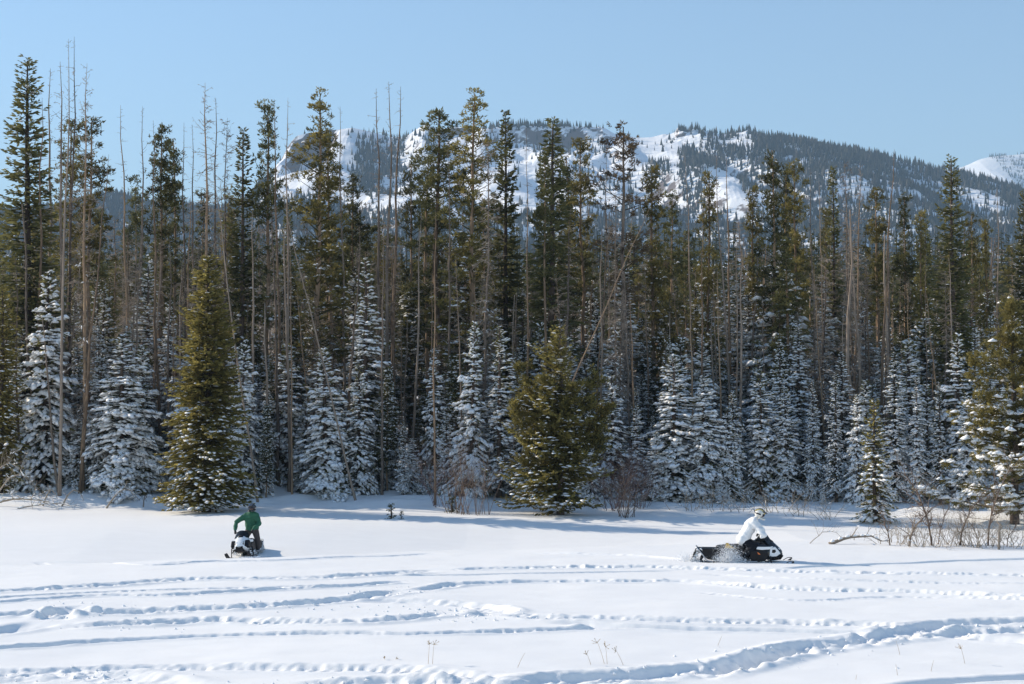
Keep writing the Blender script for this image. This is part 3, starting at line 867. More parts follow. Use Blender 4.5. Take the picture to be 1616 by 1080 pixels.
G_DEAD = 'tall dead pines rising above the forest'
G_PINE = 'living pines rising above the forest'
G_SPR = 'dark spruces rising above the forest'
TALL = [
    ('spruce', 37, 84, 44, 96, 'tallest dark spruce, full cone from sky to snow, beside the thin dead trunks', 0, 1.10, G_SPR),
    ('bare', 61, 150, 70, 95, 'thin brown dead trunk rising just beside the tallest dark spruce', 1, 0.9, G_DEAD),
    ('bare', 74, 103, 86, 99, 'thin grey dead pine second from the tallest dark spruce', 0, 1.0, G_DEAD),
    ('bare', 89, 92, 104, 94, 'dead pine with slightly leaning tip, third from the tallest dark spruce', 2, 0.9, G_DEAD),
    ('bare', 102, 55, 96, 88, 'tallest dead pine of all, dark thick foot standing at the forest edge', 0, 0.6, G_DEAD),
    ('bare', 113, 52, 111, 97, 'twin of the tallest dead pine, its bare tip just as high', 2, 0.65, G_DEAD),
    ('twiggy', 128, 95, 132, 91, 'twiggy dead pine, last of the high bare cluster near the tallest spruce', 3, 0.7, G_DEAD),
    ('pine', 138, 180, 140, 101, 'dark round-topped pine tucked behind the cluster of highest dead trunks', 0, 1.0, G_PINE),
    ('pine', 108, 182, 112, 104, 'dark pine crown showing through the highest dead trunks', 2, 1.0, G_PINE),
    ('bare', 168, 240, 128, 90, 'pale dead trunk leaning over beside the gap of sky', 1, 0.8, G_DEAD),
    ('bare', 186, 162, 204, 96, 'orange-barked dead pine with broken double tip beside the gap of sky', 1, 0.8, G_DEAD),
    ('bare', 221, 164, 226, 101, 'straight thin dead pine standing alone against pale sky', 0, 0.8, G_DEAD),
    ('bare', 238, 186, 257, 95, 'orange dead trunk leaning in front of a small olive pine', 1, 0.8, G_DEAD),
    ('pine', 252, 190, 252, 104, 'slim olive pine behind the leaning orange dead trunk', 1, 0.9, G_PINE),
    ('pine', 268, 207, 270, 108, 'smaller olive pine close beside the slim olive pine', 3, 0.9, G_PINE),
    ('bare', 287, 190, 292, 99, 'thin dead pine left standing before the dense grey thicket', 2, 0.7, G_DEAD),
    ('bare', 300, 193, 305, 104, 'faint thin dead pine between two taller bare trunks', 0, 0.8, G_DEAD),
    ('twiggy', 320, 126, 333, 97, 'highest grey dead pine behind the tall olive spruce, many fine twigs', 3, 0.9, G_DEAD),
    ('bare', 336, 150, 337, 102, 'dead pine close behind the highest grey twiggy one', 0, 0.9, G_DEAD),
    ('twiggy', 357, 182, 356, 105, 'grey twiggy dead pine next to a narrow dark spruce', 0, 0.7, G_DEAD),
    ('bare', 330, 250, 408, 87, 'thick grey dead trunk leaning steeply over the olive spruce', 2, 0.55, G_DEAD),
    ('spruce', 378, 200, 381, 100, 'narrow dark spruce with a pointed tip before the blue ridge end', 2, 0.8, G_SPR),
    ('full', 418, 157, 420, 100, 'olive pine with a thin bent tip beside two bare trunks', 0, 0.9, G_PINE),
    ('bare', 430, 152, 446, 94, 'orange dead trunk, nearer of two beside the thin-tipped pine', 1, 0.8, G_DEAD),
    ('bare', 448, 150, 452, 97, 'dead pine with fine side twigs right before the snowy butte', 2, 0.7, G_DEAD),
    ('full', 503, 138, 497, 98, 'big dark pine with dense clumped head before the snowy butte', 2, 1.1, G_PINE),
    ('pine', 516, 205, 522, 101, 'second dark trunk and crown joined to the big clump-headed pine', 0, 1.0, G_PINE),
    ('bare', 535, 164, 545, 99, 'slender dead pine just past the big clump-headed pine', 0, 0.7, G_DEAD),
    ('bare', 440, 300, 562, 88, 'dark dead trunk leaning far over below the butte', 0, 0.55, G_DEAD),
    ('pine', 553, 270, 556, 104, 'short dark pine below the shaded slope of the butte', 1, 0.9, G_PINE),
    ('bare', 592, 135, 606, 95, 'dead pine, first of the three in front of the saddle', 2, 0.9, G_DEAD),
    ('bare', 610, 124, 612, 97, 'dead pine, highest and middle of the three in front of the saddle', 0, 1.0, G_DEAD),
    ('bare', 631, 132, 617, 94, 'dead pine, last of the three before the saddle, leaning outward', 1, 1.0, G_DEAD),
    ('pine', 645, 245, 648, 106, 'small dense olive pine on the snowy spur skyline', 3, 0.8, G_PINE),
    ('pine', 673, 235, 676, 103, 'small pointed olive pine beneath the flat-topped pine', 3, 0.9, G_PINE),
    ('pine', 690, 166, 692, 99, 'flat-topped olive pine against the snowy summit', 1, 1.3, G_PINE),
    ('bare', 706, 230, 712, 94, 'grey dead pine between the flat-topped pine and the large open pine', 0, 0.7, G_DEAD),
    ('full', 749, 134, 742, 97, 'large open-crowned olive pine, highest in the middle of the forest', 2, 1.15, G_PINE),
    ('twiggy', 770, 215, 765, 93, 'brown twiggy dead pine right beside the large open-crowned pine', 0, 0.8, G_DEAD),
    ('spruce', 800, 170, 798, 99, 'spruce with a dark knob-like top and thin bare middle', 1, 0.75, G_SPR),
    ('bare', 829, 198, 831, 91, 'very straight pale orange trunk between dark spruce and broad pine', 1, 0.5, G_DEAD),
    ('spruce', 873, 182, 868, 96, 'broad dense olive conifer, widest crown before the plateau cliffs', 1, 1.15, G_PINE),
    ('pine', 862, 240, 860, 93, 'pale trunked pine standing in front of the broad dense conifer', 1, 0.7, G_PINE),
    ('pine', 918, 213, 917, 101, 'pine with round dark top next to the broad dense conifer', 0, 1.0, G_PINE),
    ('pine', 895, 235, 894, 104, 'dark pine squeezed close behind the broad dense conifer', 3, 1.0, G_PINE),
    ('rusty', 985, 188, 978, 95, 'sparse rusty-brown dying pine with a wide see-through top', 0, 1.2, G_PINE),
    ('bare', 958, 225, 962, 100, 'dead trunk in the shade of the rusty-brown dying pine', 2, 0.7, G_DEAD),
    ('full', 1030, 258, 1034, 100, 'dark clumpy pine behind the trunk that leans to one side', 1, 1.0, G_PINE),
    ('bare', 1052, 318, 822, 86.5, 'long pale dead trunk leaning far across the dark pines', 1, 0.5, G_DEAD),
    ('full', 1062, 300, 1058, 106, 'dark pine crown past the far-leaning pale trunk', 0, 0.9, G_PINE),
    ('bare', 1082, 240, 1103, 97, 'first thin bent dead trunk on the bright snow face', 2, 0.6, G_DEAD),
    ('full', 1121, 268, 1112, 96, 'sparse dark pine centred on the bright snow face', 1, 0.85, G_PINE),
    ('bare', 1132, 240, 1158, 94, 'dark bent dead trunk leaning beside the sparse pine on the snow face', 0, 0.7, G_DEAD),
    ('bare', 1148, 246, 1154, 99, 'thick broken-topped dead trunk at the foot of the snow face', 1, 0.9, G_DEAD),
    ('full', 1191, 290, 1190, 102, 'olive pine with one-sided crown at the edge of the snow face', 1, 0.8, G_PINE),
    ('pine', 1221, 226, 1216, 97, 'tall narrow pine with a tufted tip behind the white-jacketed rider', 3, 0.9, G_PINE),
    ('full', 1240, 262, 1243, 103, 'dark dense pine just past the tall narrow tufted one', 0, 0.9, G_PINE),
    ('pine', 1257, 250, 1256, 99, 'dark pine with two tufts on a bent tip', 0, 0.8, G_PINE),
    ('bare', 1281, 262, 1288, 96, 'dead pine standing first after the bent two-tufted pine', 0, 0.7, G_DEAD),
    ('bare', 1295, 285, 1303, 94, 'orange bare trunk beside the small black-topped spruce', 1, 0.6, G_DEAD),
    ('spruce', 1315, 262, 1317, 101, 'small narrow black-topped spruce standing among grey dead trunks', 2, 0.62, G_SPR),
    ('twiggy', 1338, 250, 1336, 97, 'grey twiggy dead pine right after the black-topped spruce', 0, 0.7, G_DEAD),
    ('twiggy', 1360, 255, 1345, 94, 'grey twiggy dead pine that leans over the frosted spruce', 3, 0.7, G_DEAD),
    ('pine', 1384, 293, 1385, 102, 'olive pine with a rounded top behind the thick leaning trunk', 0, 1.0, G_PINE),
    ('bare', 1415, 232, 1383, 90, 'thick reddish dead trunk leaning, its foot by the frosted spruce', 1, 0.9, G_DEAD),
    ('full', 1427, 305, 1430, 104, 'pale olive pine topped with a patch of snow', 0, 0.8, G_PINE),
    ('full', 1455, 330, 1456, 100, 'short bushy olive pine between snow-patched pine and big green spruce', 1, 0.85, G_PINE),
    ('spruce', 1503, 242, 1505, 93, 'big green spruce with level arms rising over the far dark hillside', 0, 0.95, G_SPR),
    ('full', 1536, 332, 1532, 102, 'round olive pine leaning against the big green spruce', 2, 0.9, G_PINE),
    ('full', 1557, 345, 1558, 98, 'snow-flecked thin pine past the round olive pine', 1, 0.7, G_PINE),
    ('bare', 1580, 293, 1577, 100, 'last grey dead trunk before the frame edge spruce', 2, 0.7, G_DEAD),
    ('spruce', 1622, 298, 1620, 98, 'dark green spruce cut by the frame edge above the snow-loaded pine', 0, 0.85, G_SPR),
    ('bare', 685, 330, 687, 84.5, 'reddish bare trunk at the forest edge with snow on its crooked lower limbs', 1, 0.6, G_DEAD),
    ('bare', 455, 330, 462, 90, 'orange straight trunk among frosted spruces behind the green-jacketed rider', 1, 0.6, G_DEAD),
    ('twiggy', 975, 300, 972, 89, 'thick broken grey trunk with fallen limbs beside the bushy olive pine', 2, 0.6, G_DEAD),
    ('bare', 1460, 400, 1462, 91, 'slim brown trunk between frosted spruces and the big green spruce', 0, 0.5, G_DEAD),
    ('bare', 600, 320, 603, 90, 'dark brown trunk in the deep shade under the saddle', 0, 0.7, G_DEAD),
    ('bare', 1112, 330, 1110, 88, 'reddish trunk rising out of frosted spruces beside the white-jacketed rider', 1, 0.7, G_DEAD),
    ('bare', 1165, 340, 1160, 90, 'dark double trunk over the frosted spruces behind the white-jacketed rider', 2, 0.6, G_DEAD),
]
for kind, tx, ty, bx, Y, lab, var, wd, grp in TALL:
    stand(kind, tx, ty, bx, Y, lab, var, wd, grp)

# ------------------------------------------------------------------ trees standing in front of the forest
hero_spruce = k_spruce(14, 2.3, 0.02, 760, 101, snow=0.26, snow_top=0.42, needles='gold', dens=1.6, droop=0.26, power=0.66, tw=1.15, snow_low=1.3, snow_size=0.85)
def wide_pine(h, Rad, seed, leaders, snow, nb, low_only, needles='olive', snow_size=1.0, clear=0.045, clumps=2.0, shape=0.8, boughs=False):
    """an open-grown pine: one main leader and several lesser ones beside it"""
    g = Geo(); q = Geo(); parts = []
    if boughs: crown, sn = spruce_mesh(h, Rad, clear, nb, seed, snow=snow, needles=needles, dens=1.35, droop=0.10, power=shape, tw=1.05, snow_low=0.5, snow_size=snow_size, ragged=1.3)
    else: crown, sn = pine_mesh(h, Rad, clear, nb, seed, snow=snow, needles=needles, shape=shape, csize=0.15, gaps=0.4, clumps=clumps, up=0.16, low_only=low_only, blade=0.22, snow_size=snow_size, tn=11)
    parts.append(('trunk', trunk_mesh(h * 0.97, 0.013 * h + 0.05, seed, M['bark_dark'], 0.1), None))
    parts.append(('crown', crown, sn))
    for k, (dx, dy, lh, lr) in enumerate(leaders):
        c2, s2 = pine_mesh(lh, lr, 0.36, 46, seed + 50 + k, snow=snow * 0.8, needles=needles, shape=1.2, clumps=2.6, low_only=low_only, tn=11)
        for me in (c2, s2):
            if me is not None and len(me.vertices):
                a = np.empty(len(me.vertices) * 3, np.float32); me.vertices.foreach_get('co', a); a = a.reshape(-1, 3)
                a[:, 0] += dx * np.clip(a[:, 2] / lh, 0, 1); a[:, 1] += dy * np.clip(a[:, 2] / lh, 0, 1)
                me.vertices.foreach_set('co', a.ravel()); me.update()
        parts.append(('leader', c2, s2))
    return Kind(h, parts)
hero_pine = wide_pine(9.4, 2.75, 111, [(-2.1, 0.4, 7.6, 0.55), (1.85, -0.5, 7.2, 0.5), (2.5, 0.3, 5.6, 0.6), (-2.4, -0.6, 5.6, 0.6), (0.7, -0.9, 6.5, 0.6), (-0.9, -0.8, 6.9, 0.6)], 0.22, 520, True, needles='gold', shape=0.72, snow_size=1.05, clear=0.03, boughs=True)
hero_edge = wide_pine(12.5, 4.3, 121, [(-2.2, 0.5, 9.5, 1.3), (2.4, 0.2, 8.5, 1.3)], 1.2, 200, True, snow_size=2.1, clumps=1.6, shape=0.9)
hero_frost = k_spruce(6.1, 1.25, 0.02, 230, 131, snow=0.50, needles='gold', droop=0.28, power=0.85, snow_size=1.2, snow_low=1.3)
hero_left = k_spruce(11.5, 2.0, 0.03, 430, 141, snow=0.14, needles='gold', dens=1.15, power=0.6)

def front(kind, bx, by, ty, label, name, wpx=None, rz=0.0, group='conifers standing alone in front of the forest'):
    p = ground(bx, by); p.z = fz(p.x, p.y)
    h = CAM_H + (HOR - ty) / F * p.y - p.z
    return plant(kind, p, h, label, group, 0, 1.0 if wpx is None else (wpx / F * p.y) / (kind.h_w * h / kind.h), None, rz, name, 'tree')
for k_, w_ in ((hero_spruce, 2.2), (hero_pine, 3.1), (hero_edge, 4.4), (hero_frost, 1.2), (hero_left, 2.0)): k_.h_w = w_
front(hero_spruce, 327, 808, 402, 'tall olive spruce with snowy skirt behind the green-jacketed rider', 'spruce_tree', 76, 0.4)
front(hero_pine, 884, 812, 516, 'bushy olive pine with several tips standing alone before the forest', 'pine_tree', 92, 0.0)
front(hero_edge, 1598, 826, 470, 'wide pine with heavy snow on its low arms behind bare saplings', 'pine_tree', 128, 0.3)
front(hero_frost, 1379, 824, 628, 'small frosted spruce standing alone on the open snow', 'spruce_tree', 36, 1.0)
front(hero_left, 2, 778, 452, 'dense olive spruce cut by the frame edge behind pale fallen limbs', 'spruce_tree', 52, 2.0)

# frosted young spruces along the forest edge
G_SNOWY = 'frosted young spruces along the forest edge'
EDGE = [
    (192, 775, 528, 'broad frosted spruce in blue shade with a sunlit flank, beside the log mound', 'snowy', 0, 1.35),
    (160, 768, 560, 'sunlit frosted spruce leaning on the broad shaded one', 'snowy', 1, 1.1),
    (224, 772, 545, 'frosted spruce with a slim tip, on the inner side of the broad shaded one', 'snowy', 2, 1.0),
    (180, 776, 700, 'knee of a tiny snow-covered spruce below the broad shaded one', 'snowy', 2, 1.0),
    (226, 776, 706, 'tiny snow-covered spruce nearest the tall olive spruce', 'snowy', 1, 1.0),
    (62, 762, 560, 'frosted spruce in deep shade behind pale fallen limbs', 'snowy', 3, 1.0),
    (28, 760, 520, 'frosted spruce half hidden behind the frame edge spruce', 'snowy', 0, 1.0),
    (268, 768, 470, 'tall bright frosted spruce just behind the tall olive spruce', 'mid', 2, 1.0),
    (372, 768, 545, 'frosted spruce peeking out past the tall olive spruce', 'snowy', 3, 1.1),
    (408, 762, 570, 'slender frosted spruce above the green-jacketed rider', 'mid', 2, 0.75),
    (452, 764, 540, 'frosted spruce with an even cone beyond the green-jacketed rider', 'snowy', 1, 1.1),
    (508, 772, 552, 'large frosted spruce casting the darkest snow shade beyond the green rider', 'snowy', 0, 1.2),
    (530, 774, 660, 'low frosted spruce leaning out over the snow bank', 'snowy', 3, 1.2),
    (585, 776, 700, 'small dark-hearted frosted spruce under the saddle', 'snowy', 2, 1.0),
    (612, 774, 580, 'dark frosted spruce in the shade above the tiny sapling', 'mid', 3, 0.9),
    (650, 778, 690, 'low snowy spruce at the foot of the reddish bare trunk', 'snowy', 3, 1.2),
    (705, 780, 650, 'snowy spruce between the reddish bare trunk and the tall willow', 'snowy', 1, 1.0),
    (742, 780, 585, 'bright frosted spruce right behind the tall willow', 'snowy', 0, 1.1),
    (780, 780, 560, 'frosted spruce between the tall willow and the bushy olive pine', 'mid', 0, 0.9),
    (836, 784, 600, 'frosted spruce showing beside the top of the bushy olive pine', 'snowy', 3, 1.0),
    (965, 786, 590, 'frosted spruce behind the reddish willow', 'snowy', 1, 1.15),
    (1004, 786, 640, 'frosted spruce in blue shade past the reddish willow', 'snowy', 2, 1.1),
    (1062, 788, 560, 'broad sagging frosted spruce, largest between the two riders', 'snowy', 0, 1.35),
    (1036, 790, 680, 'low frosted spruce in front of the broad sagging one', 'snowy', 3, 1.1),
    (1110, 788, 590, 'frosted spruce beside the reddish trunk with drooping blue boughs', 'snowy', 3, 1.1),
    (1148, 790, 640, 'shaded frosted spruce just before the white-jacketed rider', 'snowy', 1, 1.1),
    (1135, 794, 732, 'tiny white spruce standing by the brush before the white-jacketed rider', 'snowy', 2, 0.9),
    (1200, 788, 585, 'frosted spruce with sunlit spine behind the white-jacketed rider', 'snowy', 1, 1.2),
    (1238, 788, 610, 'frosted spruce in blue shade past the white-jacketed rider', 'snowy', 0, 1.0),
    (1282, 790, 600, 'nearly black frosted spruce in deepest shade', 'mid', 0, 0.85),
    (1318, 792, 585, 'dark spruce with layered snow shelves in deepest shade', 'mid', 1, 0.95),
    (1297, 796, 756, 'tiny white spruce before the nearly black shade', 'snowy', 2, 0.9),
    (1352, 792, 620, 'dark frosted spruce close behind the small lone one', 'snowy', 3, 0.9),
    (1412, 792, 555, 'large even frosted spruce behind the bare saplings', 'mid', 0, 1.05),
    (1446, 794, 590, 'blue-shaded frosted spruce next to the large even one', 'mid', 2, 0.9),
    (1482, 796, 600, 'frosted spruce between the large even one and the wide pine', 'mid', 1, 0.9),
    (1525, 800, 620, 'frosted spruce touching the wide pine with loaded arms', 'snowy', 0, 1.0),
    (120, 762, 590, 'frosted spruce behind the dark foot of the tallest dead pine', 'snowy', 1, 0.9),
    (340, 764, 600, 'frosted spruce wholly behind the tall olive spruce', 'snowy', 2, 1.0),
    (930, 788, 640, 'frosted spruce between bushy pine and reddish willow', 'snowy', 2, 0.9),
    (672, 780, 735, 'tiny snowy spruce hugging the reddish bare trunk', 'snowy', 2, 1.0),
    (480, 770, 655, 'small frosted spruce filling the gap beyond the green rider', 'snowy', 1, 1.0),
]
for bx, by, ty, lab, kind, var, wd in EDGE:
    p = ground(bx, by)
    h = CAM_H + (HOR - ty) / F * p.y - p.z
    plant(kind, p, h, lab, G_SNOWY, var, wd)

# ------------------------------------------------------------------ the rest of the forest
MARKS = [(-900, 'near the tallest dark spruce'), (95, 'by the highest dead trunks'), (165, 'below the gap of sky'), (230, 'by the slim olive pine'), (285, 'behind the tall olive spruce'), (345, 'beside the tall olive spruce'),
         (400, 'behind the green-jacketed rider'), (445, 'below the snowy butte'), (490, 'by the big clump-headed pine'), (545, 'above the tiny sapling'), (590, 'by the three dead pines before the saddle'), (650, 'below the flat-topped pine'),
         (705, 'behind the tall willow'), (760, 'by the knob-topped spruce'), (820, 'behind the bushy olive pine'), (900, 'beside the bushy olive pine'), (950, 'behind the reddish willow'), (1010, 'by the far-leaning pale trunk'),
         (1075, 'below the bright snow face'), (1130, 'just before the white-jacketed rider'), (1180, 'behind the white-jacketed rider'), (1235, 'by the bent two-tufted pine'), (1290, 'around the black-topped spruce'),
         (1345, 'behind the small frosted spruce'), (1405, 'by the snow-patched olive pine'), (1470, 'by the big green spruce'), (1530, 'beside the wide snow-loaded pine'), (1590, 'behind the wide snow-loaded pine')]
FILLED = {}
SAY = {'pine': 'slim living pine', 'full': 'full-crowned pine', 'spruce': 'green spruce', 'bare': 'bare thin dead trunk', 'twiggy': 'grey twiggy dead pine', 'mid': 'snow-dusted conifer', 'snowy': 'young snow-covered spruce', 'rusty': 'rusty dying pine'}
ENV = [(-200, 310), (0, 335), (90, 310), (160, 345), (230, 310), (300, 295), (400, 305), (450, 345), (560, 350), (640, 345), (740, 320), (860, 315), (960, 330), (1040, 370), (1140, 395), (1210, 340), (1320, 345), (1440, 360), (1540, 370), (1616, 375), (1800, 370)]
rng = np.random.default_rng(2024)
def fill(n, y0, y1, kinds, weights, top_lo, top_hi, gap, px0=-60, px1=1670, fixed_h=None):
    made = 0; tries = 0
    while made < n and tries < n * 60:
        tries += 1
        Y = math.sqrt(rng.uniform(y0 ** 2, y1 ** 2)); px = rng.uniform(px0, px1)
        x = at_depth(px, Y)
        if Y < np.interp(px, [0, 560, 900, 1200, 1616], [91, 89, 87, 86, 84]): continue
        if min((x - a) ** 2 + (Y - b) ** 2 for a, b in SPOTS) < gap ** 2: continue
        kind = kinds[int(rng.choice(len(kinds), p=weights))]
        z = gz(x, Y)
        if fixed_h: h = rng.uniform(*fixed_h)
        else:
            ty = np.interp(px, [e[0] for e in ENV], [e[1] for e in ENV]) + rng.uniform(top_lo, top_hi)
            h = CAM_H + (HOR - ty) / F * Y - z
        h = max(4.0, min(h, 23.5))
        mk = [m for e, m in MARKS if px >= e] or [MARKS[0][1]]
        lean = (x + rng.normal(0, 0.05) * h, Y + rng.normal(0, 0.03) * h) if kind in ('bare', 'twiggy') else (x + rng.normal(0, 0.012) * h, Y)
        o = plant(kind, (x, Y, z), h, SAY[kind] + ' ' + mk[-1], SAY[kind] + 's ' + mk[-1], int(rng.integers(0, 9)), rng.uniform(0.75, 1.25), lean)
        FILLED.setdefault((kind, mk[-1]), []).append(((z + h - CAM_H) / Y, o))
        made += 1
    return made
fill(120, 83.5, 97, ['snowy', 'mid'], [0.6, 0.4], 0, 0, 1.05, fixed_h=(3.8, 9.5))
fill(84, 88, 110, ['twiggy', 'bare', 'pine', 'full', 'rusty'], [0.62, 0.16, 0.05, 0.12, 0.05], -15, 170, 1.3)
fill(40, 90, 99, ['twiggy'], [1.0], 40, 190, 0.9)
fill(74, 86, 98, ['bare'], [1.0], -20, 190, 0.8)
fill(85, 90, 108, ['mid', 'snowy'], [0.8, 0.2], 0, 0, 1.2, fixed_h=(7.0, 13.5))
fill(130, 100, 150, ['twiggy', 'bare', 'pine', 'full', 'spruce'], [0.36, 0.16, 0.20, 0.22, 0.06], -25, 110, 1.6)
fill(40, 104, 140, ['mid', 'full'], [0.5, 0.5], 60, 200, 1.6)

# which one of its like is meant: by how high its tip reaches in the view
ORDER = ['tallest', 'second tallest', 'third tallest', 'fourth tallest', 'fifth tallest', 'sixth tallest', 'seventh tallest', 'eighth tallest']
for (kind, mark), rows in FILLED.items():
    rows.sort(key=lambda r: -r[0])
    for n, (_, o) in enumerate(rows):
        if len(rows) > 1:
            word = 'shortest' if n == len(rows) - 1 else ORDER[min(n, 7)]
            if len(rows) == 2: word = ('taller', 'shorter')[n]
            o['label'] = word + ' ' + SAY[kind] + ' ' + mark if n < 7 or word == 'shortest' else 'one of the lower ' + SAY[kind] + 's ' + mark

# the wood that goes on behind, where no tree can be told from the next
def far_wood():
    r = np.random.default_rng(8)
    n = 900
    Y = np.sqrt(r.uniform(152 ** 2, 330 ** 2, n)); X = (r.uniform(-150, 1760, n) - 808) / F * Y
    Z = terrain(X, Y); H = r.uniform(12, 18.5, n)
    g = Geo()
    for k in range(n):
        nb = 60
        t = np.sort(r.uniform(0.12, 1, nb)); az = np.arange(nb) * 2.4 + k
        L = 1.8 * (1 - t) ** 0.8 + 0.25
        rd = np.stack([np.cos(az), np.sin(az), np.full(nb, -0.15)], 1)
        P = np.stack([np.full(nb, X[k]), np.full(nb, Y[k]), Z[k] + H[k] * t], 1)
        g.blades(P, unit(rd + r.normal(0, 0.15, (nb, 3))), L, 0.28 * L, r, np.clip(r.normal(0.4, 0.2, nb), 0, 1))
    A = np.stack([X, Y, Z - 0.3], 1)
    g.sticks(A, A + np.stack([0 * H, 0 * H, H], 1), 0.16, 0.03, 0.1, 4)
    tag(link('far_wood', g.mesh('far_wood', M['dark'])), kind='stuff', label='darker wood that carries on up the slope behind the forest')
far_wood()

# ------------------------------------------------------------------ shrubs, fallen limbs, saplings and weeds
def grow(rng, start, direction, length, radius, depth, out, bend=0.25, kids=(2, 4), droop=0.0, steps=4, ratio=0.62, angle=0.6):
    p = np.array(start, float); d = unit(np.array(direction, float)); r = radius
    path = [p.copy()]; rad = [r]
    for k in range(steps):
        d = unit(d + rng.normal(0, bend, 3) * 0.5 + np.array([0, 0, -droop]))
        p = p + d * length / steps; r = r * 0.78
        path.append(p.copy()); rad.append(r)
        if depth > 0 and k >= 1:
            for _ in range(int(rng.integers(kids[0] - 1, kids[1]))):
                side = unit(np.cross(d, rng.normal(size=3)))
                grow(rng, p, unit(d * (1 - angle * 0.5) + side * angle), length * ratio * rng.uniform(0.6, 1.1), r * 0.7, depth - 1, out, bend, kids, droop, max(2, steps - 1), ratio, angle)
    out.append((np.array(path), np.array(rad), depth))

def twiggy_geo(limbs, rng, tb=0.5, sides=4):
    g = Geo()
    for path, rad, dep in limbs:
        t = np.clip(tb + rng.normal(0, 0.15), 0, 1)
        if dep >= 1: g.tube(path, rad, 5, t)
        else: g.sticks(path[:-1], path[1:], rad[:-1], rad[1:], t)
    return g

def top_snow(limbs, rng, chance=0.5, size=1.0):
    q = Geo()
    for path, rad, dep in limbs:
        seg = path[1:] - path[:-1]
        for a, s, r in zip(path[:-1], seg, rad[:-1]):
            l = np.linalg.norm(s); up = abs(s[2]) / max(l, 1e-6)
            if up < 0.75 and rng.random() < chance and r > 0.006:
                q.lumps(np.array([a + s * 0.5 + [0, 0, r * 0.9]]), np.array([unit(s)]), np.array([l * 0.5]), np.array([r * 1.1 + 0.012 * size]), np.array([r * 0.8 + 0.02 * size]), rng)
    return q

def shrub(name, label, cat, base, H, stems, seed, mat, spread=0.45, rad=0.016, depth=2, group=None, kids=(2, 4), snow=0.0, width=0.4, bend=0.25, tb=0.5):
    r = np.random.default_rng(seed)
    o = link(name, None); o.location = (base[0], base[1], fz(base[0], base[1]) - 0.06); tag(o, label, cat, group)
    main = []; fine = []
    for s in range(stems):
        limbs = []
        a = r.uniform(0, 6.28)
        d = np.array([math.cos(a) * spread * r.uniform(0.2, 1), math.sin(a) * spread * r.uniform(0.2, 1), 1.0])
        grow(r, [math.cos(a) * width * r.random(), math.sin(a) * width * r.random(), 0], d, H * r.uniform(0.55, 1.0), rad * r.uniform(0.7, 1.2), depth, limbs, bend, kids, 0.0, 5, 0.42, 0.5)
        stem = limbs[-1]; fine += limbs[:-1]
        g = Geo(); g.tube(stem[0], stem[1], 5, np.clip(tb + r.normal(0, 0.15), 0, 1))
        link('stem', g.mesh('stem', M[mat], True), o)
        main.append(stem)
    if fine:
        b = link('branchwork', twiggy_geo(fine, r, tb).mesh('branchwork', M[mat]), o); tag(b, kind='stuff')
        if snow:
            q = top_snow(main + fine, r, snow)
            if q.n: link('snow', q.mesh('snow', M['snow'], True), b)['kind'] = 'stuff'
    return o

def gp(px, py):
    p = ground(px, py); return (p.x, p.y)

shrub('willow_shrub', 'tall bare willow with many thin grey stems beside the bushy olive pine', 'shrub', gp(752, 812), 4.3, 17, 301, 'willow', 0.34, 0.019, 2, None, (2, 4), 0, 0.9)
shrub('willow_shrub', 'lower bare willow joined to the tall grey-stemmed one, nearer the tiny sapling', 'shrub', gp(722, 810), 3.5, 13, 302, 'willow', 0.4, 0.017, 2, None, (2, 4), 0, 0.6)
shrub('willow_shrub', 'reddish bare willow spreading from one foot past the bushy olive pine', 'shrub', gp(985, 816), 2.9, 20, 303, 'willow', 0.8, 0.018, 2, None, (2, 4), 0, 0.5, tb=0.35)
shrub('willow_shrub', 'purplish dense twig bush in shade right behind the reddish willow', 'shrub', gp(968, 803), 3.4, 30, 304, 'redtwig', 0.65, 0.017, 2, None, (2, 5), 0, 0.8)
shrub('willow_shrub', 'purplish low twig bush beneath the broad sagging frosted spruce', 'shrub', gp(1008, 800), 2.4, 18, 305, 'redtwig', 0.7, 0.015, 2, None, (2, 4), 0, 0.6)
shrub('willow_shrub', 'faint purple twig bush in the shade behind the tall bare willow', 'shrub', gp(705, 800), 3.2, 20, 306, 'redtwig', 0.5, 0.015, 2, None, (2, 4), 0, 0.8)

# a small conifer seedling sticking out of the snow
k_seed = k_spruce(0.9, 0.34, 0.05, 40, 311, snow=0.8, dens=1.6, snow_size=0.55, tw=0.6)
p = ground(618, 818); p.z = fz(p.x, p.y)
plant(k_seed, p, 0.72, 'tiny dark sapling alone on the open snow between willow and green rider', None, 0, 1.0, None, 0.3, 'spruce_sapling', 'sapling')
p = ground(634, 819); p.z = fz(p.x, p.y)
plant(k_seed, p, 0.42, 'even smaller snowy sapling beside the tiny dark one', None, 0, 1.0, None, 1.3, 'spruce_sapling', 'sapling')
p = ground(714, 808); p.z = fz(p.x, p.y)
plant(k_seed, p, 0.8, 'snow-covered olive sapling at the foot of the lower willow', None, 0, 1.2, None, 2.0, 'spruce_sapling', 'sapling')

